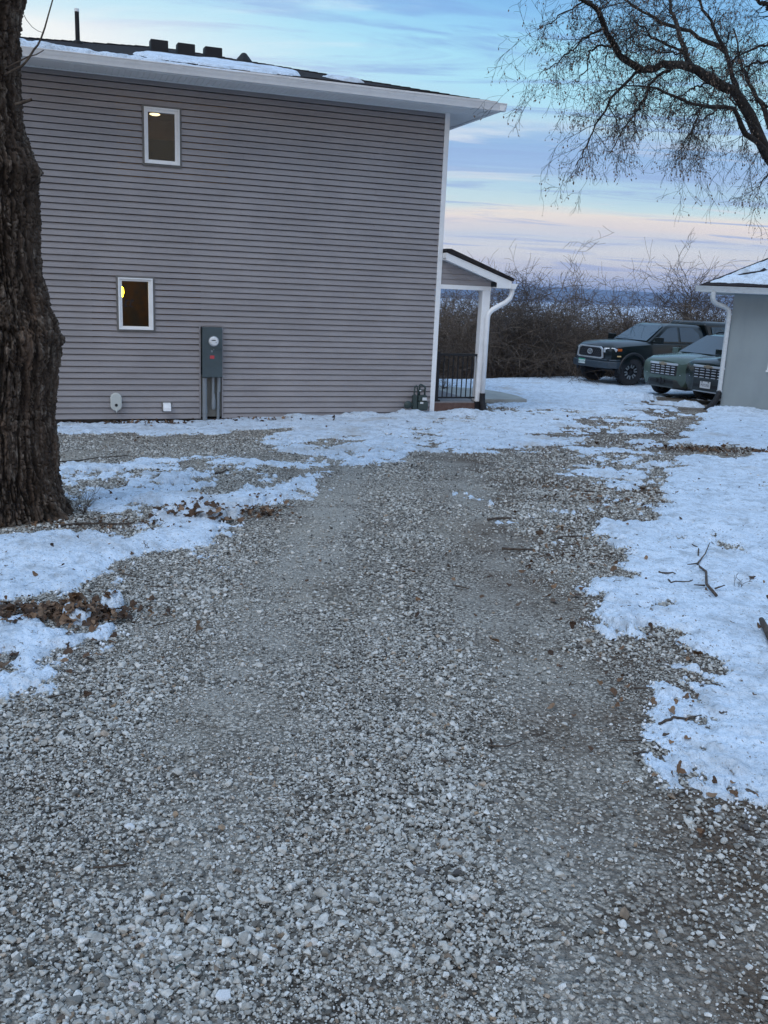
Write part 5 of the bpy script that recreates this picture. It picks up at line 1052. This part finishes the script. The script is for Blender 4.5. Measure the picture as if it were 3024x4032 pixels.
def wheel(parent, x, y, r, w, side, steer=0, rimr=.6, style='off'):
    t = Matrix.Translation((x, y, r)) @ Matrix.Rotation(steer, 4, 'Z') @ Matrix.Rotation(R(-90)*side, 4, 'X')
    h = w/2; b = MB(); b.lathe([(r*rimr, -h*.9), (r*.86, -h), (r*.97, -h*.85), (r, -h*.6), (r, h*.6), (r*.97, h*.85), (r*.86, h), (r*rimr, h*.9), (r*rimr, -h*.9)], 36, t, False)
    if style == 'off':
        for k in range(30):
            a = 2*math.pi*k/30
            for zz, off in ((-h*.62, 0), (0, .5), (h*.62, 0)):
                Mx = t @ Matrix.Rotation(a+off*2*math.pi/30, 4, 'Z') @ Matrix.Translation((r, 0, zz)); b.box(-.02, .016, -.024, .024, -h*.30, h*.30, Mx)
    wo = b.build('wheel', RUB, parent, angle=35)
    rr = r*rimr; c = MB().lathe([(rr*1.02, h*.4), (rr*1.02, h*.93), (rr*.93, h*.95), (rr*.90, h*.55), (.02, h*.5)], 30, t); c.build('rim', BLK if style == 'off' else SILV, wo, angle=35)
    sp = MB()
    if style == 'off':
        for k in range(6):
            a = 2*math.pi*k/6+.26
            for off, wd in ((-.22, .020), (.22, .020)):
                Mx = t @ Matrix.Rotation(a+off, 4, 'Z'); sp.box(rr*.50, rr*.90, -wd, wd, h*.80, h*.86, Mx)
            Mx = t @ Matrix.Rotation(a, 4, 'Z'); sp.box(rr*.47, rr*.56, -rr*.17, rr*.17, h*.80, h*.86, Mx)
        sp.build('rim_inlay', SILV, wo)
        MB().lathe([(.05, h*.5), (.05, h*.95), (.01, h*.98)], 14, t).build('hub', BLK, wo)
    else:
        for k in range(5):
            Mx = t @ Matrix.Rotation(2*math.pi*k/5, 4, 'Z'); sp.box(.03, rr*.92, -.03, .03, h*.6, h*.82, Mx)
        sp.build('hub', SILV, wo)
    return wo
def pickup():
    # the near front wheel stands at (7.17, 28.0)
    hd = R(-151.8); wx, wy = 1.78, .80; r = .405
    f = Vector((math.cos(hd), math.sin(hd), 0)); l = Vector((-f.y, f.x, 0)); pos = Vector((7.22, 28.15, 0))-f*wx-l*(wy+.05)
    root = empty('pickup_truck', (pos.x, pos.y, z1(7.17, 28.0)+.03), hd); tag(root, 'dark green lifted pickup with chrome-framed grille and a bed cap', 'pickup truck')
    P = paint('dark_green_paint_body', (.006, .010, .010), .3, .0)
    def sec(zb, zl, zm, zs, zt, zc, wb, wl, wm, ws, wt): return [(0, zb), (wb, zb), (wl, zl), (wm, zm), (ws, zs), (wt, zt), (0, zc)]
    st = [(2.60, sec(.74, .78, .92, 1.04, 1.12, 1.15, .52, .60, .66, .62, .50)),
          (2.52, sec(.60, .70, .92, 1.07, 1.17, 1.20, .66, .80, .84, .78, .58)),
          (2.35, sec(.55, .66, .93, 1.11, 1.22, 1.25, .74, .88, .91, .85, .64)),
          (1.9, sec(.52, .62, .94, 1.16, 1.26, 1.29, .80, .91, .94, .88, .70)),
          (1.25, sec(.50, .60, .95, 1.20, 1.29, 1.32, .82, .91, .94, .88, .76)),
          (.9, sec(.48, .58, .95, 1.22, 1.27, 1.27, .84, .90, .92, .88, .80)),
          (-1.30, sec(.48, .58, .95, 1.22, 1.27, 1.27, .84, .90, .92, .88, .80)),
          (-1.42, sec(.50, .60, .95, 1.22, 1.26, 1.26, .84, .91, .93, .90, .86)),
          (-2.85, sec(.52, .62, .95, 1.22, 1.26, 1.26, .82, .91, .93, .90, .86))]
    cuts = [cyl_y(x_, r+.02, r+.10, y0, y1) for x_ in (1.78, -1.55) for y0, y1 in ((.52, 1.1), (-1.1, -.52))]
    body = loft('body', st, P, root, 34, cuts)
    for x_ in (1.78, -1.55):
        for s in (-1, 1):
            pts = [(x_+(r+.11)*math.cos(a), s*.955, r+.03+(r+.11)*math.sin(a)) for a in np.linspace(R(-8), R(188), 16)]; MB().tube(pts, .042, 6).build('fender_flare', BLK, body, True)
    b = MB(); b.box(-2.7, 2.2, -.55, .55, .42, .60); b.tube([(1.78, -.7, r), (1.78, .7, r)], .05, 8); b.tube([(-1.55, -.7, r), (-1.55, .7, r)], .06, 8); b.build('chassis', BLK, root)
    # cab
    ring = lambda z, xf, xr, wf, wr: [(xf, wf, z), (xr, wr, z), (xr, -wr, z), (xf, -wf, z)]
    rings = [ring(1.24, 1.22, -1.26, .80, .84), ring(1.30, 1.10, -1.26, .795, .835), ring(1.77, .34, -1.12, .645, .68), ring(1.825, .16, -1.02, .57, .60), ring(1.835, -.05, -.8, .40, .42)]
    b = MB(); vs = [p for q in rings for p in q]; fs = [(i*4+j, i*4+(j+1) % 4, i*4+4+(j+1) % 4, i*4+4+j) for i in range(4) for j in range(4)]+[(16, 17, 18, 19), (3, 2, 1, 0)]; b.add(vs, fs)
    cab = b.build('cab', P, root, angle=40, bevel=.03)
    def on_cab(pts, th, name, mt, parent=cab, inset=0.0): return MB().slab(pts, th, inset).build(name, mt, parent)
    A0, A1 = Vector((1.10, .795, 1.30)), Vector((.34, .645, 1.77)); B0, B1 = Vector((1.10, -.795, 1.30)), Vector((.34, -.645, 1.77))
    mixv = lambda a, b_, t: a*(1-t)+b_*t
    o1 = Vector((.012, 0, .02))
    on_cab([mixv(B0, A0, .05)+o1, mixv(A0, B0, .05)+o1, mixv(A1, B1, .06)-o1*0+Vector((.03, 0, .0)), mixv(B1, A1, .06)+Vector((.03, 0, .0))], .012, 'windshield', CARGLASS)
    for s in (1, -1):
        def sp(x, z):
            t = (z-1.30)/.47; wf = .795+(.645-.795)*t; wr = .835+(.68-.835)*t; xf = 1.10+(.34-1.10)*t; xr = -1.26+(.14)*t; k = (x-xr)/(xf-xr); return Vector((x, s*(wr+(wf-wr)*k)+s*.004, z))
        for nm, q in (('side_window', [(.86, 1.31), (.30, 1.69), (.12, 1.735), (-.10, 1.74), (-.10, 1.31)]), ('side_window', [(-.20, 1.31), (-.20, 1.74), (-.72, 1.735), (-.98, 1.55), (-1.02, 1.31)])):
            pts = [sp(*p) for p in q]; pts = pts[::-1] if s > 0 else pts; on_cab(pts, .010, nm, CARGLASS)
        MB().box(-.008, .008, s*.925-.006, s*.925+.006, .62, 1.22, Matrix.Translation((-.15, 0, 0))).build('door_seam', BLK, body)
        MB().box(.03, .20, s*.945-.014, s*.945+.014, 1.08, 1.11).build('door_handle', P, body, bevel=.006)
        mi = MB(); mi.box(-.06, .06, -.13, .13, -.09, .09, Matrix.Translation((.92, s*1.06, 1.36))); mi.tube([(.94, s*.80, 1.30), (.93, s*.98, 1.31)], .03, 8); mo = mi.build('wing_mirror', P, root, angle=40, bevel=.035)
        # headlamp wraps round the corner
        hl = MB(); M_ = Matrix.Translation((2.47, s*.70, 1.02)) @ Matrix.Rotation(s*R(38), 4, 'Z')
        hl.prism([(s*-.20, -.055), (s*-.19, .07), (s*.12, .085), (s*.22, .04), (s*.17, -.05), (s*.05, -.075)], -.05, .055, 'x', M_); h_ = hl.build('headlight', LAMPG, body, bevel=.01)
        MB().box(.056, .06, s*-.06-.045, s*-.06+.045, -.045, .05, M_).build('headlight_lens', BLK, h_)
        am = MB(); am.box(-.07, .07, -.012, .012, -.035, .035, Matrix.Translation((2.28, s*.885, 1.05)) @ Matrix.Rotation(s*R(-12), 4, 'Z')); am.build('side_marker', AMB, body)
        MB().box(-.06, .06, -.01, .012, -.018, .018, Matrix.Translation((2.32, s*.925, .865)) @ Matrix.Rotation(s*R(-14), 4, 'Z')).build('side_reflector', mat('yellow_reflector', (.8, .55, .25), .3), body)
        MB().lathe([(.045, 0), (.05, .02), (.03, .04)], 14, Matrix.Translation((2.50, s*.66, .73)) @ Matrix.Rotation(s*R(14), 4, 'Z') @ Matrix.Rotation(R(90), 4, 'Y')).build('fog_light', LAMPG, body, True)
        wheel(root, 1.78, s*.80, r, .27, s, R(-9)); wheel(root, -1.55, s*.80, r, .27, s)
    gr = MB(); g6 = [(-.60, .80), (-.50, .765), (.50, .765), (.60, .80), (.56, 1.06), (.46, 1.125), (-.46, 1.125), (-.56, 1.06)]
    gr.prism(g6, 2.52, 2.635, 'x'); go = gr.build('grille', BLK, body)
    fr = MB(); n = len(g6); gi = [(y*.90, .945+(z-.945)*.78) for y, z in g6]
    for i in range(n):
        j = (i+1) % n; q = [(2.62, *g6[i]), (2.62, *g6[j]), (2.62, *gi[j]), (2.62, *gi[i])]; fr.add(q+[(2.665, y, z) for _, y, z in q], [(3, 2, 1, 0), (4, 5, 6, 7), (0, 1, 5, 4), (1, 2, 6, 5), (2, 3, 7, 6), (3, 0, 4, 7)])
    fr.build('grille_frame', CHROME, go, bevel=.006)
    hx = MB()
    for i in range(5):
        for j in range(11):
            y_ = -.44+j*.088+(i % 2)*.044; z_ = .83+i*.055
            if abs(y_) < .48: hx.lathe([(.016, 0), (.016, .008)], 6, Matrix.Translation((2.636, y_, z_)) @ Matrix.Rotation(R(90), 4, 'Y'))
    hx.build('grille_mesh', mat('dark_grey_mesh', (.05, .055, .065), .5), go)
    em = MB()
    def oval_ring(cy, cz, ry, rz, th): em.tube([(2.665, cy+ry*math.cos(a), cz+rz*math.sin(a)) for a in np.linspace(0, 2*math.pi, 21)], th, 6)
    oval_ring(0, .955, .105, .075, .013); oval_ring(0, .955, .038, .072, .010); oval_ring(0, .992, .078, .030, .010); em.build('emblem', SILV, go, True)
    bp = MB(); bp.prism([(2.40, -.97), (2.62, -.80), (2.76, -.50), (2.76, .50), (2.62, .80), (2.40, .97), (2.2, .97), (2.2, -.97)], .50, .70, 'z'); bp.prism([(2.40, -.93), (2.55, -.80), (2.66, -.50), (2.66, .50), (2.55, .80), (2.40, .93), (2.2, .93), (2.2, -.93)], .70, .765, 'z')
    bmp = bp.build('front_bumper', mat('bumper_grey', (.035, .05, .065), .45), root, bevel=.03)
    MB().box(2.36, 2.58, -.76, .76, .575, .755).build('lower_intake', BLK, bmp)
    pl2 = MB().box(2.765, 2.775, -.36, -.06, .575, .725).build('license_plate', mat('plate_pale', (.60, .66, .66), .5), bmp)
    MB().box(2.775, 2.777, -.36, -.06, .69, .725).build('plate_band', mat('plate_green', (.03, .32, .20), .5), pl2)
    text_mesh('lettering', '382 CPW', .085, mat('plate_ink', (.05, .16, .14), .5), pl2, Matrix.Translation((2.777, -.21, .63)) @ Matrix.Rotation(R(90), 4, 'Z') @ RX, .002)
    # bed cap
    rings = [ring(1.25, -1.40, -2.80, .86, .86), ring(1.40, -1.36, -2.80, .86, .86), ring(1.86, -1.20, -2.72, .76, .76), ring(1.93, -1.26, -2.66, .68, .68)]
    b = MB(); vs = [p for q in rings for p in q]; b.add(vs, [(i*4+j, i*4+(j+1) % 4, i*4+4+(j+1) % 4, i*4+4+j) for i in range(3) for j in range(4)]+[(12, 13, 14, 15), (3, 2, 1, 0)])
    cap = b.build('bed_cap', P, root, angle=40, bevel=.04)
    for s in (1, -1):
        q = [Vector((-1.52, s*.845, 1.44)), Vector((-1.44, s*.785, 1.78)), Vector((-2.55, s*.785, 1.78)), Vector((-2.6, s*.845, 1.44))]; q = q if s < 0 else q[::-1]
        MB().slab([p+Vector((0, s*.012, 0)) for p in q], .01).build('cap_window', CARGLASS, cap)
    MB().slab([Vector((-1.355, -.66, 1.44)), Vector((-1.355, .66, 1.44)), Vector((-1.235, .62, 1.80)), Vector((-1.235, -.62, 1.80))], .012).build('cap_window', CARGLASS, cap)
pickup()

def suv(emb, ground_d, paintm, label, plate, hd=R(-150), emblem_h=.92):
    f = Vector((math.cos(hd), math.sin(hd), 0)); nose = 2.27; pos = Vector((emb[0], emb[1], 0))-f*nose
    root = empty('suv', (pos.x, pos.y, emb[2]-emblem_h), hd); tag(root, label, 'SUV', 'green SUVs parked beside the pickup')
    P = paintm; r = .36
    def sec(zb, zl, zm, zs, zt, zc, wb, wl, wm, ws, wt): return [(0, zb), (wb, zb), (wl, zl), (wm, zm), (ws, zs), (wt, zt), (0, zc)]
    st = [(2.27, sec(.50, .56, .72, .86, .95, .98, .44, .52, .60, .58, .46)),
          (2.20, sec(.34, .48, .74, .92, 1.00, 1.03, .66, .74, .78, .74, .58)),
          (2.02, sec(.27, .44, .76, .96, 1.05, 1.09, .76, .84, .87, .82, .66)),
          (1.7, sec(.25, .42, .78, .98, 1.08, 1.13, .80, .88, .91, .86, .70)),
          (1.15, sec(.25, .40, .80, 1.02, 1.11, 1.16, .82, .89, .92, .87, .74)),
          (.85, sec(.24, .38, .80, 1.04, 1.10, 1.12, .82, .89, .92, .88, .78)),
          (-1.4, sec(.24, .38, .82, 1.06, 1.12, 1.12, .82, .89, .92, .89, .80)),
          (-2.1, sec(.30, .42, .84, 1.08, 1.12, 1.12, .80, .86, .89, .86, .76)),
          (-2.32, sec(.40, .50, .84, 1.02, 1.08, 1.08, .66, .76, .80, .76, .66))]
    cuts = [cyl_y(x_, r+.01, r+.07, y0, y1) for x_ in (1.42, -1.31) for y0, y1 in ((.56, 1.1), (-1.1, -.56))]
    body = loft('body', st, P, root, 34, cuts)
    b = MB()
    for x_ in (1.42, -1.31):
        for s in (-1, 1): b.tube([(x_+(r+.085)*math.cos(a), s*.915, r+.01+(r+.085)*math.sin(a)) for a in np.linspace(R(-6), R(186), 14)], .03, 6)
    b.build('wheel_arch_trim', BLK, body, True)
    b = MB(); b.box(-2.1, 1.9, -.5, .5, .22, .40); b.tube([(1.42, -.7, r), (1.42, .7, r)], .05, 8); b.tube([(-1.31, -.7, r), (-1.31, .7, r)], .05, 8); b.build('chassis', BLK, root)
    ring = lambda z, xf, xr, wf, wr: [(xf, wf, z), (xr, wr, z), (xr, -wr, z), (xf, -wf, z)]
    rings = [ring(1.07, 1.12, -2.22, .78, .80), ring(1.13, .98, -2.20, .775, .795), ring(1.58, .16, -1.92, .60, .62), ring(1.635, -.05, -1.82, .52, .54), ring(1.65, -.4, -1.6, .36, .38)]
    b = MB(); vs = [p for q in rings for p in q]; b.add(vs, [(i*4+j, i*4+(j+1) % 4, i*4+4+(j+1) % 4, i*4+4+j) for i in range(4) for j in range(4)]+[(16, 17, 18, 19), (3, 2, 1, 0)])
    cab = b.build('cabin', P, root, angle=40, bevel=.03)
    mixv = lambda a, b_, t: a*(1-t)+b_*t
    A0, A1 = Vector((.98, .775, 1.13)), Vector((.16, .60, 1.58)); B0, B1 = Vector((.98, -.775, 1.13)), Vector((.16, -.60, 1.58)); k = Vector((.018, 0, .022))
    MB().slab([mixv(B0, A0, .04)+k, mixv(A0, B0, .04)+k, mixv(A1, B1, .05)+k, mixv(B1, A1, .05)+k], .01).build('windshield', CARGLASS, cab)
    for s in (1, -1):
        def sp(x, z):
            t = (z-1.13)/.45; wf = .775+(.60-.775)*t; wr = .795+(.62-.795)*t; xf = .98+(.16-.98)*t; xr = -2.20+.28*t; kk = (x-xr)/(xf-xr); return Vector((x, s*(wr+(wf-wr)*kk)+s*.004, z))
        for q in ([(.72, 1.145), (.10, 1.50), (-.12, 1.545), (-.12, 1.145)], [(-.22, 1.145), (-.22, 1.55), (-1.0, 1.545), (-1.06, 1.145)], [(-1.15, 1.145), (-1.1, 1.54), (-1.62, 1.50), (-1.9, 1.2)]):
            pts = [sp(*p) for p in q]; pts = pts if s < 0 else pts[::-1]; MB().slab(pts, .008).build('side_window', CARGLASS, cab)
        MB().tube([(-.2, s*.55, 1.66), (-.3, s*.56, 1.69), (-1.6, s*.57, 1.68), (-1.75, s*.56, 1.645)], .018, 6).build('roof_rail', BLK, cab, True)
        mi = MB(); mi.box(-.06, .06, -.11, .11, -.07, .07, Matrix.Translation((.80, s*.99, 1.17))); mi.tube([(.82, s*.78, 1.12), (.81, s*.94, 1.13)], .025, 8); mi.build('wing_mirror', P, root, bevel=.03)
        wheel(root, 1.42, s*.80, r, .225, s, 0, .68, 'road'); wheel(root, -1.31, s*.80, r, .225, s, 0, .68, 'road')
        M_ = Matrix.Translation((2.09, s*.765, .70)) @ Matrix.Rotation(s*R(48), 4, 'Z')
        hb = MB(); hb.prism([(s*-.13, -.10), (s*-.12, .07), (s*.02, .14), (s*.12, .12), (s*.10, -.08)], -.05, .03, 'x', M_); ho = hb.build('headlight', BLK, body, bevel=.012)
        MB().box(.03, .036, s*-.02-.05, s*-.02+.05, -.03, .045, M_).build('headlight_lens', LAMPG, ho)
        MB().box(-.02, .025, -.17, .17, -.014, .014, Matrix.Translation((2.10, s*.70, .945)) @ Matrix.Rotation(s*R(36), 4, 'Z')).build('running_light', LAMPG, body)
    # grille: dark mouth, chrome dashes in rows, wide bright bar above, emblem
    gm_ = MB().prism([(2.10, -.66), (2.21, -.62), (2.275, -.45), (2.285, 0), (2.275, .45), (2.21, .62), (2.10, .66)], .60, .86, 'z').build('grille', BLK, body)
    ch = MB()
    for i, z_ in enumerate((.635, .70, .765, .825)):
        for j in range(-3, 4):
            y_ = j*.175; xx = 2.289-.09*max(abs(y_)-.30, 0)-.25*max(abs(y_)-.45, 0); wd = .070 if j % 2 else .062
            ch.prism([(y_-wd, z_-.011), (y_+wd, z_-.011), (y_+wd-.014, z_+.009), (y_-wd+.014, z_+.009)], xx, xx+.014, 'x')
    ch.build('grille_bars', CHROME, gm_)
    br = MB().prism([(2.12, -.68), (2.235, -.60), (2.292, -.42), (2.305, 0), (2.292, .42), (2.235, .60), (2.12, .68), (2.0, .6), (2.0, -.6)], .868, .922, 'z').build('chrome_bar', CHROME, body, bevel=.01)
    tp = MB()
    for y0, y1_ in ((-.52, -.36), (-.30, -.04), (.04, .30), (.36, .52)): tp.box(2.255-.05*abs(y0+y1_), 2.27-.05*abs(y0+y1_), y0, y1_, .945, .965)
    tp.build('light_strip', LAMPG, body)
    MB().prism([(-.12, -.022), (-.045, -.022), (-.055, -.042), (.045, -.042), (.055, -.022), (.13, -.022), (.12, .022), (.045, .022), (.055, .042), (-.045, .042), (-.055, .022), (-.13, .022)], 2.306, 2.325, 'x', Matrix.Translation((0, 0, .895))).build('emblem', GOLD, body, bevel=.004)
    lb = MB().prism([(1.95, -.80), (2.15, -.70), (2.30, -.42), (2.32, 0), (2.30, .42), (2.15, .70), (1.95, .80)], .28, .62 if plate else .50, 'z').build('lower_bumper', mat('dark_bumper', (.025, .032, .035), .5), body, bevel=.03)
    MB().prism([(2.16, -.62), (2.31, -.40), (2.33, 0), (2.31, .40), (2.16, .62), (2.0, .6), (2.0, -.6)], .40, .475, 'z').build('intake', BLK, lb)
    MB().prism([(2.08, -.74), (2.30, -.40), (2.335, 0), (2.30, .40), (2.08, .74), (2.0, .6), (2.0, -.6)], .285, .315, 'z').build('skid_strip', SILV if plate else mat('dull_strip', (.08, .1, .11), .5), lb, bevel=.006)
    if plate:
        po = MB().box(2.335, 2.345, -.155, .155, .385, .545).build('license_plate', mat('plate_white', (.62, .64, .66), .5), lb)
        text_mesh('lettering', plate, .09, mat('plate_dark_ink', (.04, .05, .09), .5), po, Matrix.Translation((2.346, 0, .452)) @ Matrix.Rotation(R(90), 4, 'Z') @ RX, .002, 0, 'CENTER', .8)
        bb = MB(); bb.box(2.345, 2.352, -.11, -.08, .515, .54); bb.box(2.345, 2.352, .08, .11, .515, .54); bb.build('plate_bolts', BLK, po)
    else:
        bb = MB(); bb.box(2.33, 2.345, -.02, .02, .36, .54); bb.box(2.33, 2.345, -.16, -.12, .40, .50); bb.box(2.33, 2.345, .10, .14, .42, .50); bb.box(2.33, 2.34, -.16, .14, .385, .405); bb.build('plate_bracket', BLK, lb)
    return root
suv((7.189, 24.6, .0), 0, paint('sage_green_paint', (.085, .125, .105), .25, .2), 'sage green SUV without a front plate, parked next to the pickup', '')
suv((7.636, 22.4, .105), 0, paint('forest_green_paint', (.014, .024, .021), .2, .1), 'darker green SUV with white plate, half hidden by the outbuilding', 'PST5705')
print('objects', len(bpy.data.objects))
